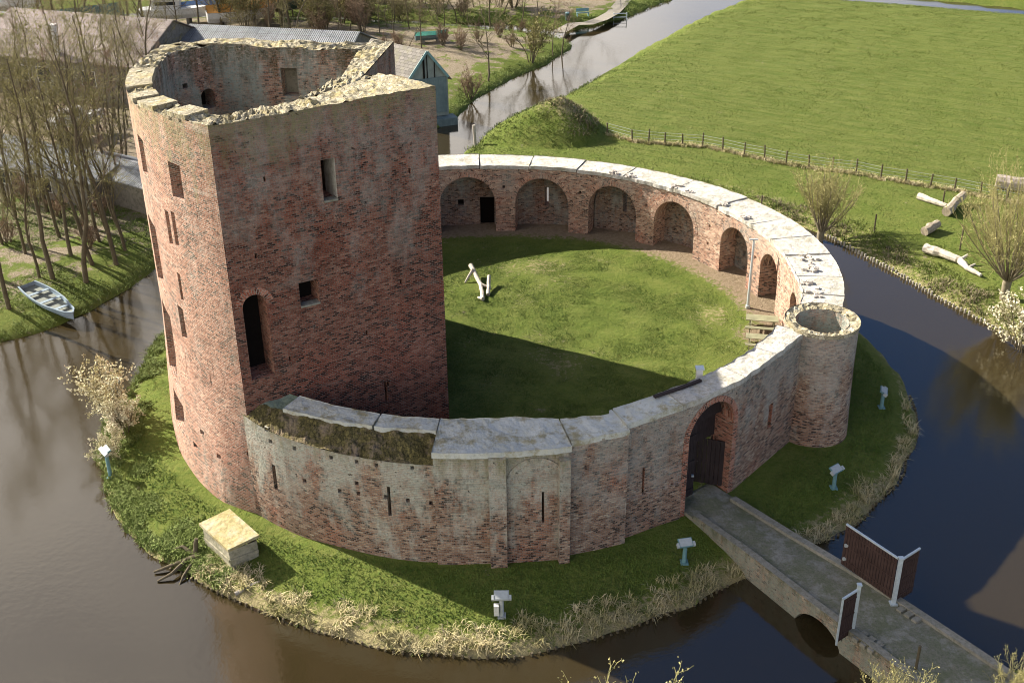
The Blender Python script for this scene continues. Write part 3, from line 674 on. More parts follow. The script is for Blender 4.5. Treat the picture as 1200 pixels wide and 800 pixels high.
strip(k5, lambda t: Vector((NCH.x, NCH.y, 17.38)).lerp(Vector((BR.x, BR.y, 16.8)), t), lambda t: Vector((IBK.x, IBK.y, 17.3)).lerp(Vector((IW.x, IW.y, 16.8)), t), 40, 10, .09, 0, 4, 2.2, .07)
strip(k5, edge(BP, zb2), lambda t: iedge(q3, q4)(t), 60, 9, .10, 0, 5, 2.2, .07)
lq0 = q4; lq1 = IP.L
strip(k5, edge(LP, zl2), lambda t: iedge(lq0, lq1)(t), 120, 9, .115, 0, 6, 2.2, .07)
k5.build('rim', [M['keep_top']], keep)
# capping slabs left standing proud on the rim
for a, b, ins, up in ((.585, .65, .05, .16), (.70, .80, .06, .22), (.86, .93, .05, .2), (.30, .50, .05, .15)):
    s = MB(); N = 6; oa = edge(LP, zl, a, b, up); ia = lambda t: (*pol(left_r(lth[0]+67.4*(a+(b-a)*t))-1.2, lth[0]+67.4*(a+(b-a)*t)), zl(LP.L*(a+(b-a)*t))+up-.02)
    for k in range(N):
        t0, t1 = k/N, (k+1)/N; P0, P1, P2, P3 = Vector(oa(t0)), Vector(oa(t1)), Vector(ia(t1)), Vector(ia(t0)); dn = Vector((0, 0, -.34))
        s.face([P0, P1, P2, P3]); s.face([P0+dn, P1+dn, P1, P0]); s.face([P2+dn, P3+dn, P3, P2])
        if k == 0: s.face([P3+dn, P0+dn, P0, P3])
        if k == N-1: s.face([P1+dn, P2+dn, P2, P1])
    s.build('capping_slab', [M['keep_top']], keep)
fl_ = MB(); fl_.face([(p[0], p[1], 7.0) for p in inner_loop[:-1]]); fl_.build('inner_floor', [M['moss_ledge']], keep)
# window sill ledge of the tall upper slit and pale square window
for o in (fops[1], fops[2]):
    s = MB(); a, n_ = FP(o.s0); b, _ = FP(o.s1)
    s.bar((a.x-n_.x*.15, a.y-n_.y*.15, o.z0+.03), (b.x-n_.x*.15, b.y-n_.y*.15, o.z0+.03), .42, .08); s.build('window_sill', [M['concrete']], keep)
# voussoirs over the door
def arch_ring(mb, path, o, w, proud, spring=None, legs=False, u0=0, mi=0):
    c = (o.s0+o.s1)/2; h = (o.s1-o.s0)/2; zs = o.z1-o.arch; N = 22
    def P(q, z, e): p, n = path(q); return Vector((p.x+n.x*e, p.y+n.y*e, z))
    pts = []
    for k in range(N+1):
        a = math.pi*k/N; ca, sa = -math.cos(a), math.sin(a)
        pts.append(((c+h*ca, zs+o.arch*sa), (c+(h+w)*ca, zs+(o.arch+w)*sa), a*h))
    if legs: pts = [((o.s0, o.z0), (o.s0-w, o.z0), -(zs-o.z0))]+pts+[((o.s1, o.z0), (o.s1+w, o.z0), math.pi*h+(zs-o.z0))]
    for (i0, o0, u_0), (i1, o1, u_1) in zip(pts, pts[1:]):
        uv = [(0, u_0), (w, u_0), (w, u_1), (0, u_1)]
        q = [P(*i0, proud), P(*o0, proud), P(*o1, proud), P(*i1, proud)]
        if not path.flip: q = q[::-1]; uv = uv[::-1]
        mb.face(q, uv, mi)
        mb.face([P(*o0, proud), P(*o0, -.03), P(*o1, -.03), P(*o1, proud)], None, mi); mb.face([P(*i1, proud), P(*i1, -.03), P(*i0, -.03), P(*i0, proud)], None, mi)
s = MB(); arch_ring(s, FP, door, .32, .012); s.build('door_arch', [M['brick_arch']], keep)

# ------------------------------------------------------------ the ring wall
ringw = empty('ring_wall', (0, 0, -.3), 'round ruined brick curtain wall with an inner arcade, a gateway and pale coping, joined to the keep', 'castle wall')
r_out = interp([(-40, 18.45), (-30, 18.8), (-14, 19.3), (0, 19.45), (20, 19.3), (31, 19.1), (45, 18.8), (60, 18.65), (75, 18.5), (90, 18.8), (100, 19.0), (130, 18.6), (168, 17.3)])
r_in = interp([(-40, 16.7), (-14, 17.35), (-5, 17.1), (8, 16.95), (30, 16.75), (60, 16.75), (75, 16.55), (90, 16.6), (100, 16.7), (130, 16.5), (168, 15.6)])
def mkpath(f, a, b, step=1.5, flip=False):
    n = int(abs(b-a)/step); return Path([pol(f(a+(b-a)*k/n), a+(b-a)*k/n) for k in range(n+1)], flip)
OA = mkpath(r_out, -20, 166); IA = mkpath(r_in, -21.5, 166, flip=True)
def s_of(path, th):                                                   # arc length at an angle
    best = min(range(len(path.p)-1), key=lambda i: 0 if (math.degrees(math.atan2(path.p[i].y, path.p[i].x))-th)*(math.degrees(math.atan2(path.p[i+1].y, path.p[i+1].x))-th) <= 0 else 9)
    a0 = math.degrees(math.atan2(path.p[best].y, path.p[best].x)); a1 = math.degrees(math.atan2(path.p[best+1].y, path.p[best+1].x))
    return path.s[best]+(th-a0)/(a1-a0)*(path.s[best+1]-path.s[best])
ZT = 5.32
ND = 1.25
arches = [(88.0, 101.2, 4.62, .94, -.16), (70.5, 83.3, 4.62, .76, -.04), (53.7, 65.7, 4.62, .60, -.16), (37.6, 48.9, 4.6, None, 0), (19.6, 29.2, 4.6, None, 0), (6.4, 14.6, 4.5, None, 0), (-8.2, -2.2, 4.25, None, 0), (105.5, 118, 4.6, None, 0), (123, 135, 4.6, None, 0), (140, 152, 4.6, None, 0)]
aops = []; back = MB(); oops = []
iface = MB()
for (a, b, zc, _, sh) in arches:
    s0, s1 = s_of(IA, a), s_of(IA, b); x, y = pol(16.8, (a+b)/2); zf = court_z(x, y)-.2
    o = Op(s0, s1, zf, zc, (s1-s0)/2*1.0, ND, False); aops.append(o)
# back wall of each niche, pierced by loopholes
slit = []
for o, (a, b, zc, _, sh) in zip(aops, arches):
    nb = MB()
    bp = mkpath(lambda t: r_in(t)+ND, a, b, .8, True)
    ops = []
    x, y = pol(16.8, (a+b)/2); zf = court_z(x, y)
    m_ = bp.L/2
    kind = None
    if a in (70.5, 53.7): ops.append(Op(m_*(1+sh)-.14, m_*(1+sh)+.14, zf+1.45, zf+2.75, 0, r_out((a+b)/2)-r_in((a+b)/2)-ND+.02, False)); slit.append(((a+(b-a)*(1+sh)/2), zf+1.45, zf+2.75))
    if a == 88.0: ops.append(Op(.15, 1.15, zf-.1, zf+2.05, 0, .6, True, 1)); ops.append(Op(bp.L*.55, bp.L*.55+.4, zf+1.45, zf+1.9, 0, .3, True, 1))
    if a == 37.6: ops.append(Op(.25, .62, zf+1.4, zf+2.5, 0, .45, True, 1))
    if a == 19.6: ops.append(Op(m_*.62, m_*.62+.5, zf+1.2, zf+1.7, 0, .3, True, 1)); ops.append(Op(m_*1.35, m_*1.35+.3, zf+1.0, zf+1.4, 0, .3, True, 1))
    if a == 6.4: ops.append(Op(m_*.8, m_*.8+.5, zf+1.3, zf+1.9, 0, .35, True, 1))
    class OpTop: pass
    c = m_; h = bp.L/2; ar = o.arch
    ftop = (lambda q, zc=zc, ar=ar, c=c, h=h: zc-ar+ar*math.sqrt(max(0, 1-min(1, abs((q-c)/h))**2)))
    wall(nb, bp, 0, bp.L, zf-.3, ftop, ops, .2, 1., 30+a, mi=0, mrev=0)
    nb.build('niche', [M['brick_niche'], M['recess_shade']], ringw)
putlog = []
for th, z in ((86, 3.9), (67.8, 3.85), (51.2, 3.8), (33, 3.9), (33.2, 2.7), (17, 3.6), (104, 3.8)):
    s = s_of(IA, th); putlog.append(Op(s-.09, s+.09, z-.1, z+.1, 0, .3, True, 1))
wall(iface, IA, 0, IA.L, -.2, ZT, aops+putlog, .5, 1.1, 0, mi=0, mrev=2)
iface.build('arcade', [M['brick_arcade'], M['recess_shade'], M['brick_arcade']], ringw)
s = MB()
for o in aops: arch_ring(s, IA, o, .34, .015)
s.build('arch_ring', [M['brick_arcade']], ringw)
of = MB()
for th, z0, z1 in slit: q = s_of(OA, th); oops.append(Op(q-.14, q+.14, z0-.3, z1, 0, .05, False))
wall(of, OA, 0, OA.L, -1., ZT, oops, .6, 1.5, 200); of.build('outer_face', [M['brick_ring'], M['recess_shade']], ringw)
# coping over the arcade, in cast lengths with open joints
def cope(mb, rin, rout, a, b, z, th=.16, over=.07, tilt=0, rough=.03, seed=0, step=1.2):
    n = max(2, int(abs(b-a)/step)); z = z if callable(z) else (lambda q, z=z: z)
    n = max(n, int(abs(b-a)/.45))
    fo = lambda t: (*pol(rout(a+(b-a)*t)+over+.07*fbm(t*abs(b-a)*.35, seed, 2), a+(b-a)*t), z(a+(b-a)*t)-tilt)
    fi = lambda t: (*pol(rin(a+(b-a)*t)-over-.09*fbm(t*abs(b-a)*.4, seed, 7), a+(b-a)*t), z(a+(b-a)*t))
    strip(mb, fi, fo, n, 9, rough*.8, 0, seed, .9)
    for f, sg in ((fo, 1), (fi, -1)):
        for k in range(n):
            p, q = Vector(f(k/n)), Vector(f((k+1)/n)); d = Vector((0, 0, -th-.05)); e = [p+d, q+d, q+Vector((0, 0, .03)), p+Vector((0, 0, .03))]; mb.face(e if sg > 0 else e[::-1])
    for t in (0, 1):
        p, q = Vector(fi(t)), Vector(fo(t)); d = Vector((0, 0, -th-.05)); u = Vector((0, 0, .02)); mb.face([p+d, q+d, q+u, p+u] if t == 0 else [q+d, p+d, p+u, q+u])
cuts = [-19.4, -13.2, -6, 3.2, 11, 19.5, 31, 44, 57.5, 68.6, 80, 91.6, 104, 118, 135, 150, 166]
for k, (a, b) in enumerate(zip(cuts, cuts[1:])):
    c = MB(); cope(c, r_in, r_out, a+.10, b-.10, 5.45+.03*math.sin(k*2.3), seed=k); c.build('coping', [M['coping']], ringw)
def stones(name, spots, mat, parent, n, sz, seed):
    r = random.Random(seed); mb = MB()
    for (x, y, z, rad_) in spots:
        for _ in range(n):
            a = r.uniform(0, 6.28); q = rad_*math.sqrt(r.random()); w = r.uniform(.5, 1.2)*sz
            R = Matrix.Rotation(r.uniform(0, 3), 3, 'Z') @ Matrix.Rotation(r.uniform(-.4, .4), 3, 'X')
            mb.box((x+q*math.cos(a), y+q*math.sin(a), z+w*.25*r.uniform(.3, 1.5)), (w, w*r.uniform(.5, .9), w*r.uniform(.35, .7)), R)
    return mb.build(name, [mat], parent)
sp = []
for th, rr2, q in ((60, 17.0, .25), (56, 17.0, .3), (44.6, 17.1, .35), (40, 17.0, .25), (31, 17.2, .3), (23, 17.1, .25), (1.5, 18.0, .7), (-3, 17.9, .4), (-13, 17.9, .6), (-17, 18.0, .7), (-9, 17.4, .3)):
    x, y = pol(rr2, th); sp.append((x, y, 5.44, q))
stones('loose_masonry', sp, M['rubble'], ringw, 9, .26, 3)

# near side: mossy broken stretch, pilaster bay, gate block, gate wall
def arcpath(r, a, b): n = max(2, int(abs(b-a)/1.5)); return Path([pol(r(a+(b-a)*k/n) if callable(r) else r, a+(b-a)*k/n) for k in range(n+1)])
rA = interp([(-126, 18.0), (-118, 18.25), (-112, 18.4), (-103, 18.55), (-92.5, 18.6)])
PA = arcpath(rA, -125.2, -92.0)
ledge = interp([(-126, 5.0), (-120, 4.75), (-110, 4.72), (-96, 4.68), (-92, 4.72)])
zA = lambda q: ledge(-125.2+33.2*q/PA.L)+.04*fbm(q*2, 3)
aop = [pixop(PA, 320, 545, 324, 573, depth=.5), pixop(PA, 454, 570, 458, 604, depth=.5)]
for x, y in ((312, 503), (317, 517), (345, 525), (388, 536), (418, 541), (441, 545), (483, 548), (520, 553), (357, 563), (398, 575), (420, 578), (452, 582)) + ((418, 566), (478, 586), (505, 589), (550, 591)):
    try: aop.append(pixop(PA, x-2.1, y-2.3, x+2.1, y+2.3, depth=.4))
    except ValueError: pass
aop = [o for o in aop]
fA = MB(); wall(fA, PA, 0, PA.L, -1.0, zA, aop, .4, 1., 0); fA.build('outer_face', [M['brick_ring'], M['recess_shade']], ringw)
rm = interp([(-130, 17.35), (-122, 17.3), (-110, 17.2), (-98, 17.1), (-92, 17.2)]); ri2 = interp([(-135, 16.2), (-120, 16.15), (-104, 16.25), (-92, 16.25), (-84, 16.2), (-77.5, 16.75), (-70, 17.0), (-69.9, 16.75), (-60, 16.65), (-30, 16.75)])
lg = MB()
strip(lg, lambda t: (*pol(rm(-126+34*t), -126+34*t), 5.36), lambda t: (*pol(rA(-126+34*t), -126+34*t), ledge(-126+34*t)+.01), 120, 9, .13, 0, 11, 1.7)
lg.build('broken_core', [M['moss_ledge']], ringw)
for a, b in ((-119.5, -105.0), (-104.7, -95.6)):
    c = MB(); cope(c, ri2, rm, a, b, 5.5, .2, .04, .03, .05, int(-a)); c.build('coping', [M['coping_near']], ringw)
c = MB(); cope(c, ri2, rm, -127.5, -119.7, lambda t: np.interp(t, [-128, -119], [5.62, 5.42]), .2, .0, .18, .08, 5); c.build('wall_walk', [rubble_mat('algae stained mortar', (.17, .22, .17), (.22, .26, .20), (.13, .16, .10), 3, .04)], ringw)
inn = MB(); IN = mkpath(ri2, -128, -25.8, 1.5, True)
# bay with two pilasters
rB = 18.72; PB = arcpath(rB, -95.4, -77.9); bop = []
for x0, y0, x1, y1 in ((635, 576, 638, 612),): bop.append(pixop(PB, x0, y0, x1, y1, depth=.5))
fB = MB(); wall(fB, PB, 0, PB.L, -1.0, 5.33, bop, .4, 1., 50)
for th, r0, r1 in ((-95.4, 17.0, rB), (-77.9, 18.2, rB)):
    p0, p1 = pol(r0, th), pol(r1, th); pts = [(*p0, -1), (*p1, -1), (*p1, 5.33), (*p0, 5.33)]; fB.face(pts if th < -90 else pts[::-1], [(0, -1), (1.5, -1), (1.5, 5.3), (0, 5.3)])
fB.build('outer_face', [M['brick_ring'], M['recess_shade']], ringw)
c = MB(); cope(c, ri2, lambda t: rB+.10, -95.45, -77.7, 5.5, .2, .06, .02, .06, 21, .8); c.build('coping', [M['coping_near']], ringw)
hole = PB.hit(582, 560)[0]
for x in (583.5, 663.5):
    q = PB.hit(x, 600)[0]; s = MB(); w = .36
    pp = Path([PB(q-w)[0]+PB(q)[1]*.30, PB(q+w)[0]+PB(q)[1]*.30])
    wall(s, pp, 0, pp.L, -1.0, 5.24 if x < 600 else 4.9, [], .4, .8, 10+x)
    for sg in (0, pp.L):
        a_, n_ = pp(sg); b_ = a_-n_*.40; z = 5.24 if x < 600 else 4.9; pts = [(b_.x, b_.y, -1), (a_.x, a_.y, -1), (a_.x, a_.y, z), (b_.x, b_.y, z)]; s.face(pts if sg == 0 else pts[::-1], [(0, -1), (.4, -1), (.4, z), (0, z)])
    a_, n_ = pp(0); b_, _ = pp(pp.L); z = 5.24 if x < 600 else 4.9
    s.face([(a_.x, a_.y, z), (b_.x, b_.y, z), (b_.x-n_.x*.4, b_.y-n_.y*.4, z+.1), (a_.x-n_.x*.4, a_.y-n_.y*.4, z+.1)])
    s.build('pilaster', [M['brick_ring']], ringw)
s0, zc = PB.hit(599, 560); s1, _ = PB.hit(655, 560); _, ztop = PB.hit(627, 541)
bl = Op(s0, s1, 1.2, ztop, (s1-s0)/2, .1); s = MB(); arch_ring(s, PB, bl, .22, .06, legs=False); s.build('blind_arch', [M['brick_ring']], ringw)
# gate block
rC = interp([(-78, 18.55), (-70, 18.42)]); PC = arcpath(rC, -77.9, -69.3)
fC = MB(); wall(fC, PC, 0, PC.L, -1.0, 5.38, [], .4, 1., 70)
p0, p1 = pol(17.6, -69.3), pol(rC(-69.3), -69.3); fC.face([(*p1, -1), (*p0, -1), (*p0, 5.38), (*p1, 5.38)], [(0, -1), (.6, -1), (.6, 5.4), (0, 5.4)])
fC.build('outer_face', [M['brick_gate'], M['recess_shade']], ringw)
c = MB(); cope(c, ri2, rC, -77.5, -69.3, 5.52, .18, .04, .0, .06, 33, .8); c.build('coping', [M['coping_near']], ringw)
# gate wall up to the turret
PD = Path([pol(18.05, -69.4), pol(18.0, -58), pol(17.95, -48), pol(18.15, -29.0)]); zD = interp([(0, 5.45), (PD.L*.3, 5.62), (PD.L, 5.68)])
gate = pixop(PD, 806.5, 474.5, 856.5, 580, depth=1.15, closed=False); gate.z0 = -.35; gate.arch = (gate.s1-gate.s0)/2*1.0
dop = [gate, pixop(PD, 752.5, 548, 755, 580, depth=.4), pixop(PD, 900.5, 474, 904.5, 500, depth=.5)]
fD = MB(); wall(fD, PD, 0, PD.L, -1.0, lambda q: zD(q), dop, .4, 1., 90, mi=0, mrev=2)
fD.build('outer_face', [M['brick_gate'], M['recess_shade'], M['brick_arch']], ringw)
s = MB(); arch_ring(s, PD, gate, .28, .03, legs=True); s.build('gate_arch', [M['brick_arch']], ringw)
# plinth below the loophole
pl_ = MB(); q = PD.hit(738, 600)[0]; wall(pl_, PD, .02, gate.s0-.3, -1., 1.62, [], .4, 1., 95, off=.09)
for k in range(14):
    a0 = .02+(gate.s0-.32)*k/14; a1 = .02+(gate.s0-.32)*(k+1)/14; (pa, na), (pb, nb_) = PD(a0), PD(a1)
    pl_.face([(pa.x+na.x*.09, pa.y+na.y*.09, 1.62), (pb.x+nb_.x*.09, pb.y+nb_.y*.09, 1.62), (pb.x-nb_.x*.01, pb.y-nb_.y*.01, 1.70), (pa.x-na.x*.01, pa.y-na.y*.01, 1.70)])
pl_.build('plinth', [M['brick_gate']], ringw)
def rD_in(t): return ri2(t)
def rD_out(t):
    best = min((abs(math.degrees(math.atan2(PD(PD.L*k/60)[0].y, PD(PD.L*k/60)[0].x))-t), PD(PD.L*k/60)[0].length) for k in range(61)); return best[1]
gcut = [-69.2, -60, -47.5, -38.5, -29.1]
for k, (a, b) in enumerate(zip(gcut, gcut[1:])):
    c = MB(); cope(c, ri2, rD_out, a+.05, b-.05, lambda t: 5.56+np.interp(t, [-70, -58], [0, .17])+.0, .2, .05, .0, .05, 40+k); c.build('coping', [M['coping_near'] if a < -60 else M['coping']], ringw)
gt_ = MB()
for k in range(6):
    a, b = -62.5+9*k/6, -62.5+9*(k+1)/6; gt_.bar((*pol(ri2(a)+.22, a), 5.80), (*pol(ri2(b)+.22, b), 5.80), .16, .10)
gt_.build('dark_bar', [M['door']], ringw)  # thin dark bar along the inner edge of the coping
# inner face of the near half, pierced by the gate passage
g0 = math.degrees(math.atan2(PD(gate.s0)[0].y, PD(gate.s0)[0].x)); g1 = math.degrees(math.atan2(PD(gate.s1)[0].y, PD(gate.s1)[0].x))
qa, qb = s_of(IN, g0), s_of(IN, g1); gi = Op(qa, qb, -.35, gate.z1-.05, gate.arch, .02, False)
wall(inn, IN, 0, IN.L, -.5, 5.32, [gi], .5, 1.1, 0); inn.build('inner_face', [M['brick_arcade'], M['recess_shade']], ringw)
# door leaves: left leaf shut, right leaf ajar
def leaf(name, hinge, dirv, w, z0, z1, mat, arch=None, label=None):
    mb = MB(); n = Vector((dirv.y, -dirv.x)); N = 7
    for k in range(N):
        a = hinge+dirv*(w*k/N+.008); b = hinge+dirv*(w*(k+1)/N-.008)
        zt = z1 if not arch else arch((k+.5)/N)
        c = (a+b)/2; d = dirv
        mb.box((c.x, c.y, (z0+zt)/2), ((b-a).length, .05, zt-z0), Matrix(((d.x, -d.y, 0), (d.y, d.x, 0), (0, 0, 1))))
    for z in (z0+.35, (z0+z1)/2, z1-.5): 
        a, b = hinge+dirv*.03+n*.045, hinge+dirv*(w-.03)+n*.045; mb.bar((a.x, a.y, z), (b.x, b.y, z), .05, .14)
    o = mb.build(name, [mat], ringw)
    if label: o['label'] = label
    h = MB(); p = hinge+dirv*(w*.86)+n*.09; h.box((p.x, p.y, z0+1.15), (.12, .12, .08)); h.build('handle', [M['galv']], o)
    return o
gw = (gate.s1-gate.s0); a0, gn = PD(gate.s0); a1, _ = PD(gate.s1); gd = (a1-a0).normalized(); gn = Vector((gd.y, -gd.x))
hl = a0-gn*.75+gd*.03; hr = a1-gn*.35-gd*.03
zsp = gate.z1-gate.arch
leaf('door_leaf', hl, gd, gw*.44, -.12, zsp, M['door'], lambda u: zsp+gate.arch*math.sqrt(max(0, 1-(1-u*.88)**2))*.97, 'tall closed plank door leaf on the left')
leaf('door_leaf', hr, (-gd*.55-gn*.83).normalized(), gw*.5, -.12, 2.35, M['door'], None, 'lower plank door leaf standing ajar on the right')
s = MB(); a = hl+gd*gw*.44; b = a1-gn*.75; s.bar((a.x, a.y, (zsp+gate.z1)/2-.12), (b.x, b.y, (zsp+gate.z1)/2-.12), .05, gate.z1-zsp-.5); 
s.build('overdoor_panel', [M['door']], ringw)
s = MB(); N = 12; b0_ = a0-gn*1.10; zc_ = 2.4
for k in range(N):
    u0_, u1_ = k/N, (k+1)/N; P_ = []
    for u, top in ((u0_, 0), (u1_, 0), (u1_, 1), (u0_, 1)):
        q = b0_+gd*gw*u; P_.append((q.x, q.y, zsp+gate.arch*math.sqrt(max(0, 1-(2*u-1)**2))*1.01 if top else min(zc_, zsp)))
    s.face(P_); s.face([(p[0]-gn.x*.06, p[1]-gn.y*.06, p[2]) for p in P_][::-1])
s.build('passage_shade', [M['door']], ringw)  # dark sheet added in the arch head for the shade of the passage

# ------------------------------------------------------------ corner turret
tc_ = Vector((16.88, -7.82)); tur = empty('round_turret', (tc_.x, tc_.y, -.3), 'small round hollow brick turret with a pale broken rim, between gate wall and arcade', 'turret')
s = MB(); n = 40; TP = Path([(tc_.x+1.78*math.cos(2*math.pi*k/n), tc_.y+1.78*math.sin(2*math.pi*k/n)) for k in range(n+1)])
wall(s, TP, 0, TP.L, -1., lambda q: 5.78+.05*fbm(q*2, 4)*(1 if .2 < q < TP.L-.2 else 0), [], .3, 1., 0, batter=lambda q, z: .10*max(0, (3-z)/3))
s.build('drum', [M['brick_gate'], M['recess_shade']], tur)
s = MB(); TI = Path([(tc_.x+1.30*math.cos(2*math.pi*k/n), tc_.y+1.30*math.sin(2*math.pi*k/n)) for k in range(n+1)], True); wall(s, TI, 0, TI.L, 3.2, 5.8, [], .3, 1., 0)
s.build('inner_lining', [M['brick_in'], M['recess_shade']], tur)
s = MB()
strip(s, lambda t: (tc_.x+1.83*math.cos(6.2832*t), tc_.y+1.83*math.sin(6.2832*t), 5.86), lambda t: (tc_.x+1.28*math.cos(6.2832*t), tc_.y+1.28*math.sin(6.2832*t), 5.80), 90, 5, .10, 0, 3, 2.2)
for k in range(60):
    a, b = 6.2832*k/60, 6.2832*(k+1)/60; q = [(tc_.x+1.83*math.cos(x), tc_.y+1.83*math.sin(x)) for x in (a, b)]
    s.face([(*q[0], 5.68), (*q[1], 5.68), (*q[1], 5.89), (*q[0], 5.89)])
s.build('rim', [rubble_mat('turret rim mortar', (.52, .47, .35), (.58, .53, .42), (.32, .27, .15), 4, .08, wear=(.28, .23, .12), cells=True)], tur)
s = MB()
for i in range(10):
    for k in range(36):
        P_ = []
        for (r, a) in ((i, k), (i+1, k), (i+1, k+1), (i, k+1)):
            r2 = 1.32*r/10; an = 6.2832*a/36; x, y = r2*math.cos(an), r2*math.sin(an); P_.append((tc_.x+x, tc_.y+y, 3.7+max(0, .9*(x*.8-y*.5))+.18*fbm(x, y, 2, 2.5)*(r < 10)))
        s.face(P_)
s.build('rubble_fill', [M['moss_ledge']], tur)

# ------------------------------------------------------------ bridge
br0 = Vector((10.62, -14.7)); bd = Vector((18.9, -26.9))-br0; BL_ = 27; bd.normalize(); bn = Vector((bd.y, -bd.x))*-1   # bn to the right (east)
bn = Vector((-bd.y, bd.x)); 
if bn.x < 0: bn = -bn
BWD = interp([(0, 1.30), (4, 1.38), (8, 1.62), (27, 1.95)])
bridge = empty('stone_bridge', (br0.x, br0.y, -.3), 'narrow old masonry footbridge with low kerbs, running from the gateway over the moat', 'bridge')
def bz(t): return -.14+.18*math.sin(math.pi*min(1, t/19))
def bp_(t, off, z): p = br0+bd*t+bn*off; return (p.x, p.y, z)
arch_c, arch_h = 8.3, 1.3
def soffit(t):
    u = (t-arch_c)/arch_h
    return WZ-.6 if abs(u) >= 1 else WZ-.3+1.12*math.sqrt(1-u*u)
s = MB(); sd = MB(); kbs = [MB(), MB()]; ts = sorted(set(list(np.linspace(-2.4, BL_, 95))+[arch_c-arch_h*math.cos(math.pi*k/16) for k in range(17)]))
for a, b in zip(ts, ts[1:]):
    wa, wb = BWD(a), BWD(b); kw = .34
    ka, kb_ = (wa-kw, wb-kw) if a > .35 else (wa, wb)
    N = 5
    for k in range(N):
        f0, f1 = -1+2*k/N, -1+2*(k+1)/N
        s.face([bp_(a, ka*f0, bz(a)-.05*abs(f0)), bp_(b, kb_*f0, bz(b)-.05*abs(f0)), bp_(b, kb_*f1, bz(b)-.05*abs(f1)), bp_(a, ka*f1, bz(a)-.05*abs(f1))])
    for sg in (-1, 1):
        if a > .35:
            h = .10; e = .02*fbm(a*.8, sg); kb = kbs[(sg+1)//2]
            kb.face([bp_(a, sg*ka, bz(a)-.06), bp_(b, sg*kb_, bz(b)-.06), bp_(b, sg*kb_, bz(b)+h+e), bp_(a, sg*ka, bz(a)+h+e)])
            kb.face([bp_(a, sg*ka, bz(a)+h+e), bp_(b, sg*kb_, bz(b)+h+e), bp_(b, sg*wb, bz(b)+h), bp_(a, sg*wa, bz(a)+h)])
        h = .10 if a > .35 else -.05
        ma = (a+b)/2
        lo = (soffit(a) if abs(ma-arch_c) < arch_h else WZ-.6, soffit(b) if abs(ma-arch_c) < arch_h else WZ-.6)
        P_ = [bp_(a, sg*wa, lo[0]), bp_(b, sg*wb, lo[1]), bp_(b, sg*wb, bz(b)+h), bp_(a, sg*wa, bz(a)+h)]
        sd.face(P_ if sg < 0 else P_[::-1], [(a, lo[0]), (b, lo[1]), (b, bz(b)+h), (a, bz(a)+h)])
    if abs((a+b)/2-arch_c) < arch_h: sd.face([bp_(a, -wa, soffit(a)), bp_(a, wa, soffit(a)), bp_(b, wb, soffit(b)), bp_(b, -wb, soffit(b))])
s.build('deck', [M['deck']], bridge); [q.build('kerb', [M['concrete']], bridge) for q in kbs]; sd.build('masonry', [brick_mat('bridge brick', [(p, (c[0]*.8, c[1]*.85, c[2]*.8)) for p, c in TANS], (.34, .31, .26), wash=(.26, .26, .21), wash_lo=.36, wash_hi=.50, wash_amt=.95, red=.3, moss_z=(-1.4, .6), moss=(.10, .10, .04))], bridge)

# ------------------------------------------------------------ gate on the bridge
def board_gate(a, b, z0, z1, parent, name, n):
    a, b = Vector(a), Vector(b); d = (b-a); Lg = d.length; d = d.normalized(); mb = MB(); R = Matrix(((d.x, -d.y, 0), (d.y, d.x, 0), (0, 0, 1)))
    for k in range(n):
        c = a+d*(Lg*(k+.5)/n); mb.box((c.x, c.y, (z0+z1)/2), (Lg/n*.84, .03, z1-z0), R)
    for z in (z0+.3, (z0+z1)/2, z1-.3): mb.bar((a.x, a.y, z), (b.x, b.y, z), .06, .07)
    p = mb.build(name, [M['darkwood']], parent)
    t = MB(); t.bar((a.x, a.y, z1+.03), (b.x, b.y, z1+.03), .08, .07); t.build('top_rail', [M['galv']], p)
    return p
pr = at(1047, 706, .05); plf = at(999, 737, .05)
gt = empty('bridge_gate', (pr.x, pr.y, -.05), 'open dark board gate with a steel post and side wing, right edge of the bridge', 'gate', 'gate pieces on the bridge')
tl = at(1047, 652, 2.25); far = at(988, 661, .2)
s = MB(); s.box((pr.x, pr.y, 1.12), (.15, .15, 2.4)); s.box((pr.x, pr.y, 2.34), (.20, .20, .05)); s.box((pr.x, pr.y, .0), (.3, .3, .12)); s.build('post', [M['galv']], gt)
gdir = (Vector((far.x, far.y))-Vector((pr.x, pr.y))).normalized()
a = Vector((pr.x, pr.y))+gdir*.14
lf = board_gate(a, a+gdir*2.75, .18, 2.2, gt, 'gate_leaf', 18)
for z in (.55, 1.25): q = a+gdir*2.6; m2 = MB(); m2.box((q.x-.02, q.y-.05, z), (.14, .10, .12)); m2.build('latch', [M['palegrey']], lf)
wd = (Vector(at(1070, 690, .1).xy)-Vector((pr.x, pr.y))).normalized(); a = Vector((pr.x, pr.y))+wd*.10
board_gate(a, a+wd*1.15, .0, 2.2, gt, 'side_wing', 8)
gt2 = empty('bridge_gate', (plf.x, plf.y, -.05), 'short dark board wing with a pale steel frame, left edge of the bridge', 'gate', 'gate pieces on the bridge')
s = MB(); s.box((plf.x, plf.y, 1.12), (.13, .13, 2.3)); s.box((plf.x, plf.y, 2.3), (.18, .18, .06)); s.box((plf.x, plf.y, .0), (.26, .26, .12))
q = Vector((plf.x, plf.y))-wd*.95; s.box((q.x, q.y, .95), (.07, .07, 2.35)); s.build('post', [M['galv']], gt2)
a = Vector((plf.x, plf.y))-wd*.09; board_gate(a, a-wd*.82, -.1, 2.05, gt2, 'side_wing', 7)
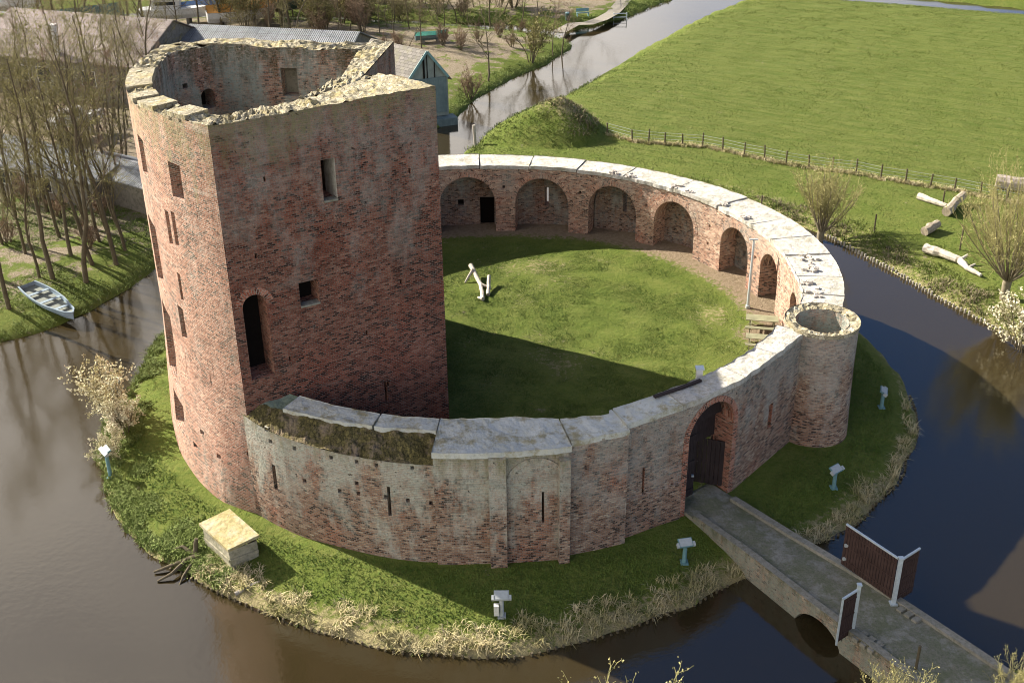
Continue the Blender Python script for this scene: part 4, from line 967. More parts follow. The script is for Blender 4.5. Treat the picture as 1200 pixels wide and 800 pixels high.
# cast steps at the gate posts
for (c, lab) in ((pr, 'row of three low concrete blocks beside the right gate post'), (plf, 'row of three low concrete blocks beside the left gate post')):
    s = empty('kerb_blocks', (c.x, c.y, -.1), lab, 'blocks')
    for k in range(3):
        m2 = MB(); p = Vector((c.x, c.y))+bd*(.45+.38*k)+bn*(.12 if c is pr else -.05); m2.box((p.x, p.y, .02), (.26, .7, .16), Matrix.Rotation(math.atan2(bd.y, bd.x), 3, 'Z')); m2.build('block', [M['concrete']], s)

# ------------------------------------------------------------ floodlights on the island
def lamp_post(px, py, label, zb=-.5, face=(0, 1), h=1.25, tone='teal', big=False):
    p = at(px, py, zb); p = Vector((p.x, p.y, hz(p.x, p.y))); e = empty('floodlight', p, label, 'floodlight', 'floodlights round the island')
    a = math.atan2(face[1], face[0]); R = Matrix.Rotation(a, 3, 'Z')
    s = MB(); s.tube([p, p+Vector((0, 0, h))], [.10, .09], 10); s.box(p+Vector((0, 0, .03)), (.34, .34, .08)); s.build('post', [M[tone]], e)
    s = MB(); T = R @ Matrix.Rotation(-.5, 3, 'Y'); c = p+Vector((0, 0, h+.10)); s.box(c, (.42, .62, .09), T); o = s.build('lamp_head', [M[tone]], e)
    s = MB(); s.box(c+T@Vector((.0, 0, .055)), (.36, .56, .02), T); s.build('lens', [M['palegrey']], o)
    for sg in (-1, 1): s = MB(); s.box(c+T@Vector((-.10, sg*.36, .0)), (.20, .10, .16), T); s.build('bracket', [M['palegrey']], e)
    return e
lamp_post(128, 550, 'dark floodlight on a post at the left edge of the island', face=(.8, .6), h=1.5)
f2 = lamp_post(588, 718, 'pale floodlight with a grey box on its post, on the bank below the pilasters', face=(0, 1), h=1.0, tone='palegrey')
s = MB(); p = ploc(f2); s.box(p+Vector((-.22, -.10, .45)), (.20, .22, .5)); s.build('control_box', [M['white_paint']], f2)
lamp_post(802, 655, 'teal floodlight post left of the bridge', face=(-.2, 1), h=1.0)
lamp_post(977, 570, 'teal floodlight post right of the bridge, on the shaded bank', face=(-.6, .8), h=1.0)
lamp_post(1033, 475, 'teal floodlight post below the round turret', face=(-1, .3), h=.95)
lamp_post(138, 450, 'pale floodlight half hidden in the catkin bush', face=(.9, .2), h=1.2, tone='palegrey')

# ------------------------------------------------------------ concrete hatch house, driftwood
bx = empty('pump_house', at(275, 665, -.8), 'low concrete chamber with a yellow lichened sloping lid, at the water\'s edge', 'concrete chamber')
A = at(272, 672, -.95); B = at(304, 655, -.75); C_ = at(242, 645, -.95)
ux = (Vector(B.xy)-Vector(A.xy)); ul = ux.length; ux.normalize(); uy = (Vector(C_.xy)-Vector(A.xy)); vl = uy.length; uy.normalize(); base_ = Vector(A.xy)
s = MB(); zb_ = -1.35; zt_ = .28
cs = [base_, base_+ux*ul, base_+ux*ul+uy*vl, base_+uy*vl]
for k in range(4):
    p, q = cs[k], cs[(k+1) % 4]; s.face([(p.x, p.y, zb_), (q.x, q.y, zb_), (q.x, q.y, zt_), (p.x, p.y, zt_)])
for z in (-.25,):
    for k in (0, 3):
        p, q = cs[k], cs[(k+1) % 4]; s.bar((p.x, p.y, z), (q.x, q.y, z), .10, .14)
s.build('chamber', [M['plaster']], bx)
s = MB(); ce = (cs[0]+cs[2])/2; o4 = [ce+(p-ce)*1.12 for p in cs]; zz = [.34, .50, .58, .40]
s.face([(p.x, p.y, z+.14) for p, z in zip(o4, zz)]); s.face([(p.x, p.y, z) for p, z in zip(o4, zz)][::-1])
for k in range(4):
    j = (k+1) % 4; p, q = o4[k], o4[j]; s.face([(p.x, p.y, zz[k]), (q.x, q.y, zz[j]), (q.x, q.y, zz[j]+.14), (p.x, p.y, zz[k]+.14)])
s.build('lid', [M['yellow_lid']], bx)
def branchy(name, pts_list, mat, label, cat, loc, group=None):
    mb = MB(); e = None
    for pts, r0, r1 in pts_list:
        P_ = [Vector(p) for p in pts]; n = len(P_); fine = []; rr = []
        for i in range(n-1):
            for k in range(4):
                t = k/4; q = P_[i].lerp(P_[i+1], t); w = .35*(r0+r1)*.5; q += Vector((fbm(q.x*2, q.y*2, q.z), fbm(q.y*2, q.z, q.x*2), 0))*w; fine.append(q); u = (i+t)/(n-1); rr.append((r0+(r1-r0)*u)*(1+.22*fbm(i*2.1+t*3, r0*9, 3)))
        fine.append(P_[-1]); rr.append(r1); mb.tube(fine, rr, 9)
    o = mb.build(name, [mat], None, smooth=False); tag(o, label, cat, group); return o
g = at(215, 660, -1.1)
branchy('snag', [([g+Vector((.7, .2, .3)), g+Vector((0, 0, .15)), g+Vector((-1.2, -.5, -.05))], .16, .05), ([g+Vector((.2, .1, .2)), g+Vector((-.3, -.8, .1)), g+Vector((-.9, -1.1, -.1))], .11, .04), ([g+Vector((.4, .3, .3)), g+Vector((-.1, .6, .5)), g+Vector((-.7, .6, .3))], .10, .03), ([g+Vector((.5, -.1, .2)), g+Vector((.2, -.9, .0)), g+Vector((.1, -1.4, -.2))], .08, .03), ([g+Vector((.5, .2, .2)), g+Vector((.6, .5, 1.0))], .12, .09)], M['bark'], 'dark tangle of dead branches in the water beside the concrete chamber', 'driftwood', g)
g = at(290, 692, -1.1)
branchy('plank', [([g+Vector((-.5, -.2, .0)), g+Vector((.5, .3, .25))], .10, .08)], M['greywood'], 'grey broken timber lying at the waterline below the concrete chamber', 'timber', g)
# driftwood on the lawn
def onc(px, py): p = at(px, py, .7); return Vector((p.x, p.y, court_z(p.x, p.y)))
a, b, c = onc(552, 321), onc(563, 335), onc(566, 352); u = Vector((0, 0, .16))
branchy('driftwood', [([a+u+Vector((0, 0, .5)), b+u, c+u*.8], .15, .11), ([a+u+Vector((.15, -.6, .5)), a+Vector((-.35, -1.3, .05))], .10, .05), ([c+u, c+Vector((-.3, .5, .02))], .11, .07), ([b+u, b+Vector((.5, -.3, .1))], .12, .07)], M['drift'], 'bleached forked driftwood log on the courtyard lawn', 'driftwood', a)
a, b = onc(573, 332), onc(572, 346)
branchy('log', [([a+Vector((0, 0, .55)), a.lerp(b, .5)+Vector((0, 0, .3)), b+Vector((0, 0, .1))], .11, .12)], M['drift'], 'short pale upright piece of wood beside the forked log on the lawn', 'log', a)

# ------------------------------------------------------------ picnic tables, pole, wall-top post
def picnic(px, py, label, rz, sc=1.):
    p = at(px, py, 1.3); p = Vector((p.x, p.y, court_z(p.x, p.y))); e = empty('picnic_table', p, label, 'picnic table', 'picnic tables by the arcade', rz)
    R = lambda mb, name, mat: None
    def add(name, boxes):
        mb = MB()
        for c, sz in boxes: mb.box((p.x+c[0]*sc, p.y+c[1]*sc, p.z+c[2]*sc), [q*sc for q in sz])
        return mb.build(name, [M['picnic']], e)
    add('tabletop', [((0, -.3+.15*k, .74), (1.8, .138, .045)) for k in range(5)])
    for sg in (-1, 1): add('seat', [((0, sg*.62, .45), (1.8, .13, .045)), ((0, sg*.77, .45), (1.8, .13, .045))])
    for sx in (-.65, .65):
        mb = MB()
        for sg in (-1, 1): mb.bar((p.x+sx*sc, p.y+sg*.22*sc, p.z+.72*sc), (p.x+sx*sc, p.y+sg*.66*sc, p.z), .07*sc, .09*sc)
        mb.bar((p.x+sx*sc+.05, p.y-.82*sc, p.z+.40*sc), (p.x+sx*sc+.05, p.y+.82*sc, p.z+.40*sc), .05*sc, .09*sc); mb.build('leg_frame', [M['picnic']], e)
    return e
picnic(892, 386, 'farther and larger wooden picnic table below the sixth arch, beside the pole', rad(-12), 1.0)
picnic(889, 405, 'nearer and smaller wooden picnic table at the lawn edge before the turret', rad(-12), .82)
p = at(876, 361, 1.25); e = empty('lamp_pole', (p.x, p.y, 1.2), 'tall thin pale pole standing in front of the arcade', 'pole')
s = MB(); s.tube([(p.x, p.y, 1.1), (p.x+.02, p.y, 5.6)], [.085, .06], 10); s.build('shaft', [M['galv']], e)
s = MB(); s.box((p.x, p.y, 5.62), (.5, .10, .07)); s.build('fixture', [M['palegrey']], e)
s = MB(); s.box((p.x, p.y-.03, 1.3), (.22, .22, .3)); s.build('foot', [M['palegrey']], e)
p = at(817, 444, 5.4); q = Vector((p.x, p.y)); q = q.normalized()*(16.35)
e = empty('vent_post', (q.x, q.y, 4.9), 'short white capped post at the inner edge of the gate wall top', 'post')
s = MB(); s.box((q.x, q.y, 5.45), (.28, .28, 1.1)); s.build('shaft', [M['white_paint']], e)
s = MB(); s.box((q.x, q.y, 6.03), (.38, .38, .07)); s.build('cap', [M['galv']], e)

# ------------------------------------------------------------ fence, stakes, logs in the meadow
fpx = [(712, 157), (741, 165), (760, 167), (779, 168.5), (800, 170), (823, 171), (847, 176), (872, 182), (896, 187), (921, 192), (948, 196), (975, 200), (1003, 203), (1032, 209), (1061, 214), (1090, 219), (1118, 224), (1148, 230), (1180, 236), (1215, 243), (1255, 250)]
fp = []
for x, y in fpx: p = at(x, y, -.22); fp.append(Vector((p.x, p.y, hz(p.x, p.y))))
fe = empty('wire_fence', fp[0], 'low post and wire fence along the edge of the meadow', 'fence')
r = random.Random(4)
for p in fp:
    s = MB(); h = r.uniform(1.0, 1.25); d = Vector((r.uniform(-.08, .08), r.uniform(-.05, .05), 0)); s.tube([p-Vector((0, 0, .1)), p+d+Vector((0, 0, h))], [.075, .065], 7); s.build('post', [M['bark']], fe)
s = MB()
for z in (.45, .75, 1.0):
    for a, b in zip(fp, fp[1:]): s.bar(a+Vector((0, 0, z)), b+Vector((0, 0, z)), .014)
s.build('wire', [M['galv']], fe)
for px, py, h, lab in ((557, 162, 1.9, 'leaning wooden mooring post at the canal left of the mound'), (893, 232, .9, 'thin stake in the grass behind the ring wall left of the pollard willow'), (1025, 266, 1.3, 'thin stake right of the pollard willow'), (1125, 291, 1.7, 'dark stake standing beside the large fallen trunk'), (1105, 237, .9, 'short stake behind the long thin log'), (1073, 784, 1.2, 'thin wooden stake standing on the bridge deck')):
    p = at(px, py, -.2 if px != 1073 else -.05); z = hz(p.x, p.y) if px != 1073 else -.08; s = MB(); s.tube([(p.x, p.y, z-.15), (p.x-.06*h if px == 557 else p.x, p.y, z+h)], [.06 if px != 557 else .13]*2, 8)
    tag(s.build('stake', [M['bark'] if px != 557 else M['greywood']]), lab, 'stake')
def log(pts, r0, r1, mat, label, cat='log', extra=()):
    P_ = []
    for x, y, up in pts: p = at(x, y, -.15); P_.append(Vector((p.x, p.y, hz(p.x, p.y)+up)))
    L_ = [(P_, r0, r1)]
    for (i, d, rr) in extra: L_.append(([P_[i], P_[i]+Vector(d)], rr, rr*.5))
    return branchy('log', L_, mat, label, cat, P_[0])
log([(1076, 232, .25), (1093, 238, .22), (1109, 243, .18)], .27, .17, M['drift'], 'long thin bleached log by the meadow fence')
log([(1108, 252, .35), (1118, 243, .4), (1128, 236, .6)], .40, .28, M['bark_log'], 'stout tilted trunk piece left of the large willow crown')
log([(1083, 273, .30), (1098, 266, .40)], .34, .3, M['bark_log'], 'short barrel shaped log in the shade, leftmost of the meadow logs')
log([(1084, 291, .35), (1108, 299, .32), (1125, 305, .28), (1134, 313, .22), (1150, 320, .15)], .36, .12, M['drift'], 'large fallen trunk bleached white, forked, above the bank edging', extra=((2, (.5, .1, .35), .16), (3, (.55, .2, .2), .10)))
log([(1168, 218, .5), (1200, 222, .5), (1225, 226, .5)], .55, .5, M['log_pink'], 'thick grey pink trunk behind the large willow at the meadow edge')

# timber edging along the far bank of the moat
s = MB(); pts = [at(x, y, WZ) for x, y in ((962, 270), (970, 277), (1000, 294), (1050, 320), (1100, 350), (1150, 376), (1180, 393), (1215, 418))]; acc = []
for a, b in zip(pts, pts[1:]):
    n = int((b-a).length/.30)
    for k in range(n): acc.append(a.lerp(b, k/n))
r = random.Random(8)
for p in acc: s.tube([(p.x-.05, p.y-.05, WZ-.4), (p.x-.05+r.uniform(-.03, .03), p.y-.05, WZ+r.uniform(.14, .34))], [.075, .07], 6)
tag(s.build('bank_edging', [M['greywood']]), kind='structure')
s = MB()
for th0 in np.arange(-128, -8, .85):
    if -60.5 < th0 < -45: continue
    q = ISLAND[int((th0+180)/2) % 180]; i = (th0+180)/2; i0 = int(i) % 180; i1 = (i0+1) % 180; q = ISLAND[i0]*(1-(i % 1))+ISLAND[i1]*(i % 1); q = q*1.003
    s.tube([(q[0], q[1], WZ-.4), (q[0]+r.uniform(-.04, .04), q[1], WZ+r.uniform(.05, .18))], [.07, .06], 5)
tag(s.build('bank_edging', [M['bark']]), kind='structure')
# ------------------------------------------------------------ small boat
p = at(58, 366, -.9); e = empty('rowing_boat', (p.x, p.y, -1.15), 'small pale blue grey boat pulled up on the left bank under the trees', 'boat')
A_ = at(34, 346, -.7); B_ = at(88, 379, -1.1); ax = Vector(B_.xy)-Vector(A_.xy); Lb = ax.length; ax.normalize(); ay = Vector((-ax.y, ax.x))
def hull(mb, A_, ax, ay, Lb, wid, z0, dep, tilt, thick=.05):
    st = 12; prof = []
    for i in range(st+1):
        u = i/st; w = wid*(.72+.28*math.sin(math.pi*min(1, u*1.3)))*(1 if u < .55 else math.sqrt(max(0, 1-((u-.55)/.45)**2))+.02); z = z0+tilt*(1-u)+.22*max(0, u-.6)**1.5*2
        row = []
        for (f, dz) in ((-1, 0), (-.92, -dep*.55), (-.6, -dep), (.6, -dep), (.92, -dep*.55), (1, 0)): q = Vector(A_.xy)+ax*(Lb*u)+ay*(w*f); row.append(Vector((q.x, q.y, z+dz+dep)))
        prof.append(row)
    for i in range(st):
        for k in range(5): mb.face([prof[i][k], prof[i+1][k], prof[i+1][k+1], prof[i][k+1]])
    for i in (0, st): mb.face(prof[i] if i == 0 else prof[i][::-1])
    return prof
s = MB(); pr_ = hull(s, A_, ax, ay, Lb, .80, -.92, .5, .55); s.build('hull', [M['boatgrey']], e)
s = MB()
for i in range(12): s.face([pr_[i][1]+Vector((0, 0, .02)), pr_[i+1][1]+Vector((0, 0, .02)), pr_[i+1][4]+Vector((0, 0, .02)), pr_[i][4]+Vector((0, 0, .02))])
s.build('floor', [M['boatin']], e)
for i in (3, 6, 9):
    s = MB(); a, b = pr_[i][0], pr_[i][5]; s.bar(a+Vector((0, 0, -.10)), b+Vector((0, 0, -.10)), .24, .04); s.build('thwart', [M['boatgrey']], e)
s = MB()
for k in (0, 5):
    for i in range(12): s.bar(pr_[i][k], pr_[i+1][k], .09, .05)
s.build('gunwale', [M['boatgrey']], e)

# ------------------------------------------------------------ sheds, roofs and boats behind the trees
def shed(name, corner, ux, L_, uy, Wd, zb, eave, ridge, label, mats, hang=.3, windows=(), parent=None, gable_mat=None, flat=False):
    """corner: near-left ground corner, ux along the ridge, uy across"""
    c = Vector((corner[0], corner[1])); ux = Vector(ux).normalized(); uy = Vector(uy).normalized()
    e = empty(name, (c.x, c.y, zb), label, 'shed' if 'shed' in name else 'building'); P = lambda a, b, z: (c.x+ux.x*a+uy.x*b, c.y+ux.y*a+uy.y*b, z)
    w = MB(); h = Wd/2
    w.face([P(0, 0, zb), P(L_, 0, zb), P(L_, 0, eave), P(0, 0, eave)]); w.face([P(L_, Wd, zb), P(0, Wd, zb), P(0, Wd, eave), P(L_, Wd, eave)])
    w.build('wall', [mats[0]], e)
    for a in (0, L_):
        g = MB(); q = [P(a, 0, zb), P(a, 0, eave), P(a, h, ridge), P(a, Wd, eave), P(a, Wd, zb)]; g.face(q if a == 0 else q[::-1]); g.build('gable', [gable_mat or mats[0]], e)
    sl = (ridge-eave)/h; rl = math.hypot(h, ridge-eave); T = .09
    for sg in (0, 1):
        r_ = MB(); b0 = -hang if sg == 0 else Wd+hang; z0 = eave-hang*sl
        q = [P(-hang, b0, z0+T), P(L_+hang, b0, z0+T), P(L_+hang, h, ridge+T), P(-hang, h, ridge+T)]; uvs = [(0, 0), (L_, 0), (L_, rl), (0, rl)]
        if sg: q, uvs = q[::-1], uvs[::-1]
        r_.face(q, uvs); q2 = [(p[0], p[1], p[2]-T+.01) for p in q][::-1]; r_.face(q2)
        for i in range(4):
            a, b = q[i], q[(i+1) % 4]; r_.face([(a[0], a[1], a[2]-T+.01), (b[0], b[1], b[2]-T+.01), b, a])
        r_.build('roof', [mats[1]], e)
    for (a0, a1, z0, z1) in windows:
        f = MB(); f.box(P((a0+a1)/2, -.02, (z0+z1)/2), (a1-a0+.14, .06, z1-z0+.14), Matrix(((ux.x, uy.x, 0), (ux.y, uy.y, 0), (0, 0, 1)))); f = f.build('window', [M['white_paint']], e)
        g = MB(); g.box(P((a0+a1)/2, -.05, (z0+z1)/2), (a1-a0, .03, z1-z0), Matrix(((ux.x, uy.x, 0), (ux.y, uy.y, 0), (0, 0, 1)))); g.build('pane', [M['glass_dark']], f)
    return e
# blue-green gabled boathouse on the canal
gl = at(479, 138, -.3); gr = at(526, 132, -.3); uy = Vector(gr.xy)-Vector(gl.xy); Wd = uy.length; uxv = Vector((at(462, 56, 5.6)-at(498, 64, 5.6)).xy).normalized()
zE = 3.1; zR = 5.6
sh_ = shed('boat_shed', gl.xy, uxv, 7.0, uy, Wd, -.5, zE, zR, 'blue green plank boathouse with a tiled gable roof, at the canal behind the keep', [M['bluedark'], M['roof_tile']], .25, gable_mat=M['bluegreen'])
s = MB(); c = Vector(gl.xy); yv = uy.normalized()
def gp(b, z, o=-.05): q = c+yv*b+Vector((-yv.y, yv.x))*o; return (q.x, q.y, z)
nv_ = Vector((-yv.y, yv.x)); R_ = Matrix(((yv.x, nv_.x, 0), (yv.y, nv_.y, 0), (0, 0, 1)))
for b in (.42, .5, .68):
    s.box(gp(Wd*b, 4.2 if b != .68 else 3.7, -.06), (.16 if b == .42 else .07, .06, 2.2 if b != .68 else 1.9), R_)
s.build('gap_shade', [M['recess_shade']], sh_)  # solid near-black bars stand in for the shade inside open gaps
s = MB(); s.box(gp(Wd*.5, 1.5, -.09), (Wd*.9, .08, 3.3), R_); s.build('gable_door', [M['bluedark']], sh_)
s = MB()
for sg in (0, 1): s.bar(gp(0 if sg == 0 else Wd, zE+.02, -.30), gp(Wd/2, zR+.04, -.30), .07, .22)
s.build('bargeboard', [M['teal']], sh_)
s = MB(); a = c+uxv*(-.3); s.box((a.x+yv.x*Wd*.5, a.y+yv.y*Wd*.5, -1.0), (Wd*1.2, 1.4, .9), R_); s.build('quay', [M['bluedark']], sh_)
# long sheds
eL = at(-30, 60, 3.6); eR = at(158, 77, 3.6); ux = Vector(eR.xy)-Vector(eL.xy)
uyp = Vector((-ux.y, ux.x)).normalized()
shed('long_shed', eL.xy, ux, ux.length, uyp, 13, -.3, 3.6, 6.4, 'long low shed with a weathered pink grey roof, behind the bare trees on the left', [M['wall_dull'], M['roof_pink']], .4, [(2+2.6*k, 3.5+2.6*k, 1.2, 2.6) for k in range(5)])
q = at(62, 68, 3.9); e = empty('roof_flue', (q.x, q.y+3, 4), 'white flue pipe rising through the pink grey roof', 'flue'); s = MB(); s.tube([(q.x, q.y+1.5, 3.6), (q.x, q.y+1.5, 6.4)], [.28, .28], 12); s.tube([(q.x, q.y+1.5, 6.4), (q.x, q.y+1.5, 6.75)], [.36, .36], 12); s.build('pipe', [M['white_paint']], e)
eL = at(205, 62, 3.4); eR = at(400, 72, 3.4); ux = Vector(eR.xy)-Vector(eL.xy); uyp = Vector((-ux.y, ux.x)).normalized()
shed('long_shed', eL.xy, ux, ux.length, uyp, 9, -.3, 3.4, 5.1, 'grey sheet roofed long shed showing just above the rim of the keep', [M['wall_dull'], M['roof_grey']], .4)
eL = at(62, 42, 2.6); eR = at(150, 30, 2.6); ux = Vector(eR.xy)-Vector(eL.xy); uyp = Vector((-ux.y, ux.x)).normalized()
shed('green_shed', eL.xy, ux, ux.length, uyp, 7, -.3, 2.6, 4.4, 'dark green shed behind the ridge of the pink grey roof', [M['wall_green'], M['wall_green']], .3)
eL = at(-60, 182, 1.9); eR = at(108, 215, 1.9); ux = Vector(eR.xy)-Vector(eL.xy); uyp = Vector((-ux.y, ux.x)).normalized()
shed('glazed_shed', eL.xy, ux, ux.length, uyp, 5.5, -.3, 1.9, 2.5, 'low glazed shed with a dull flat roof among the trees on the left', [M['wall_dull'], M['roof_grey']], .25, [(.6+1.5*k, 1.8+1.5*k, .5, 1.6) for k in range(7)])
eL = at(100, 200, 1.9); eR = at(175, 222, 1.9); ux = Vector(eR.xy)-Vector(eL.xy); uyp = Vector((-ux.y, ux.x)).normalized()
shed('small_shed', eL.xy, ux, ux.length, uyp, 4, -.3, 1.9, 2.8, 'small dark shed right of the low glazed shed among the trees', [M['wall_dull'], M['roof_grey']], .2, [(1., 2.2, .6, 1.5)])
def yard_boat(px, py, L_, ang, hullm, topm, label, tarp=False, zb=0.2):
    p = at(px, py, .5); e = empty('stored_boat', (p.x, p.y, -.2), label, 'boat', 'boats stored in the yard behind the keep'); ax = Vector((math.cos(ang), math.sin(ang))); ay = Vector((-ax.y, ax.x))
    s = MB(); A_ = Vector((p.x, p.y, 0)); A2 = A_-Vector((ax.x, ax.y, 0))*L_/2; pr_ = hull(s, A2, ax, ay, L_, L_*.16, zb, L_*.15, .0); s.build('hull', [hullm], e)
    s = MB(); dz = Vector((0, 0, L_*.15*(.2)))
    if tarp:
        for i in range(12):
            m0 = (pr_[i][0]+pr_[i][5])/2+Vector((0, 0, L_*.10)); m1 = (pr_[i+1][0]+pr_[i+1][5])/2+Vector((0, 0, L_*.10)); o_ = Vector((0, 0, .03))
            s.face([pr_[i][0]+o_, pr_[i+1][0]+o_, m1, m0]); s.face([m0, m1, pr_[i+1][5]+o_, pr_[i][5]+o_])
        s.build('tarpaulin', [topm], e)
    else:
        for i in range(12): s.face([pr_[i][0], pr_[i+1][0], pr_[i+1][5], pr_[i][5]])
        s.build('deck', [topm], e)
        s = MB(); R = Matrix(((ax.x, -ax.y, 0), (ax.y, ax.x, 0), (0, 0, 1))); c = Vector((p.x-ax.x*L_*.1, p.y-ax.y*L_*.1, zb+L_*.15+L_*.06)); s.box(c, (L_*.42, L_*.2, L_*.13), R); s.box(c+Vector((0, 0, L_*.075)), (L_*.36, L_*.17, .06), R); cb = s.build('cabin', [topm], e)
        s = MB(); s.box(c+Vector((0, 0, L_*.02)), (L_*.30, L_*.206, L_*.05), R); s.build('window', [M['glass_dark']], cb)
    s = MB()
    for u in (-.25, .2): s.box((p.x+ax.x*L_*u, p.y+ax.y*L_*u, zb/2-.1), (.3, L_*.2, zb+.3), Matrix(((ax.x, -ax.y, 0), (ax.y, ax.x, 0), (0, 0, 1))))
    s.build('cradle', [M['wall_dull']], e)
yard_boat(205, 22, 8, .1, M['white_paint'], M['white_paint'], 'large white cabin boat in the yard, leftmost of the boats behind the keep', zb=.6)
yard_boat(238, 17, 7, .5, M['white_paint'], M['blue'], 'white boat under a blue cover in the yard', True, .5)
yard_boat(283, 22, 8, .35, M['white_paint'], M['orange'], 'boat under an orange tarpaulin in the yard, nearer of the orange ones', True, .4)
yard_boat(318, 12, 8, .25, M['wall_green'], M['orange'], 'dark boat under an orange cover in the yard, farther right', True, .4)
yard_boat(10, 10, 8, .1, M['white_paint'], M['white_paint'], 'white cabin boat in the far left corner behind the long shed', zb=.5)
yard_boat(92, 150, 5.2, .7, M['white_paint'], M['white_paint'], 'small white boat beside the low glazed shed', zb=.9)
yard_boat(505, 42, 3.6, .2, M['bluedark'], M['greentarp'], 'little boat under a bright green cover behind the boathouse', True, .1)
# far path, bench and bin at the north bank
pm = MB(); pa = [at(x, y, -.2) for x, y in ((655, 34), (672, 25), (690, 24), (705, 19), (718, 12), (728, 2), (740, -12))]
W2 = .85
pp = [Vector((p.x, p.y)) for p in pa]
rows = []
for i, p in enumerate(pp):
    d = (pp[min(i+1, len(pp)-1)]-pp[max(0, i-1)]).normalized(); n_ = Vector((-d.y, d.x)); rows.append([(q.x, q.y, max(hz(q.x, q.y), -.6)+.06) for q in (p+n_*W2, p, p-n_*W2)])
for a, b in zip(rows, rows[1:]):
    for k in range(2): pm.face([a[k], b[k], b[k+1], a[k+1]])
tag(pm.build('path', [rubble_mat('path gravel', (.27, .24, .20), (.23, .21, .175), (.18, .165, .13), 3, .02)]), kind='structure')
p = at(683, 16, -.2); b = empty('park_bench', (p.x, p.y, hz(p.x, p.y)), 'dark green slatted bench beside the far path', 'bench', None, .2); pz = hz(p.x, p.y)
for nm, c, sz in (('seat', (0, 0, .45), (1.6, .42, .06)), ('backrest', (0, .24, .75), (1.6, .05, .4)), ('leg', (-.7, 0, .22), (.08, .4, .44)), ('leg', (.7, 0, .22), (.08, .4, .44))):
    s = MB(); s.box((p.x+c[0], p.y+c[1], pz+c[2]), sz); s.build(nm, [M['teal']], b)
p = at(684, 17, -.2)
p = at(670, 20, -.2); z = hz(p.x, p.y); e = empty('litter_bin', (p.x-.5, p.y, z), 'dark litter bin left of the far bench', 'bin'); s = MB(); s.tube([(p.x-.5, p.y, z), (p.x-.5, p.y, z+.9)], [.26, .30], 12); s.build('body', [M['wall_green']], e); s = MB(); s.tube([(p.x-.5, p.y, z+.9), (p.x-.5, p.y, z+1.0)], [.32, .25], 12); s.build('lid', [M['teal']], e)
p = at(727, 14, -.2); z = hz(p.x, p.y); e = empty('hand_gate', (p.x, p.y, z), 'small pale barrier beside the far path at the canal', 'barrier'); s = MB()
for dx in (-.8, .8): s.box((p.x+dx, p.y, z+.55), (.1, .1, 1.1))
s.build('post', [M['galv']], e); s = MB(); s.bar((p.x-.8, p.y, z+1.0), (p.x+.8, p.y, z+1.0), .07); s.bar((p.x-.8, p.y, z+.55), (p.x+.8, p.y, z+.55), .07); s.build('rail', [M['galv']], e)

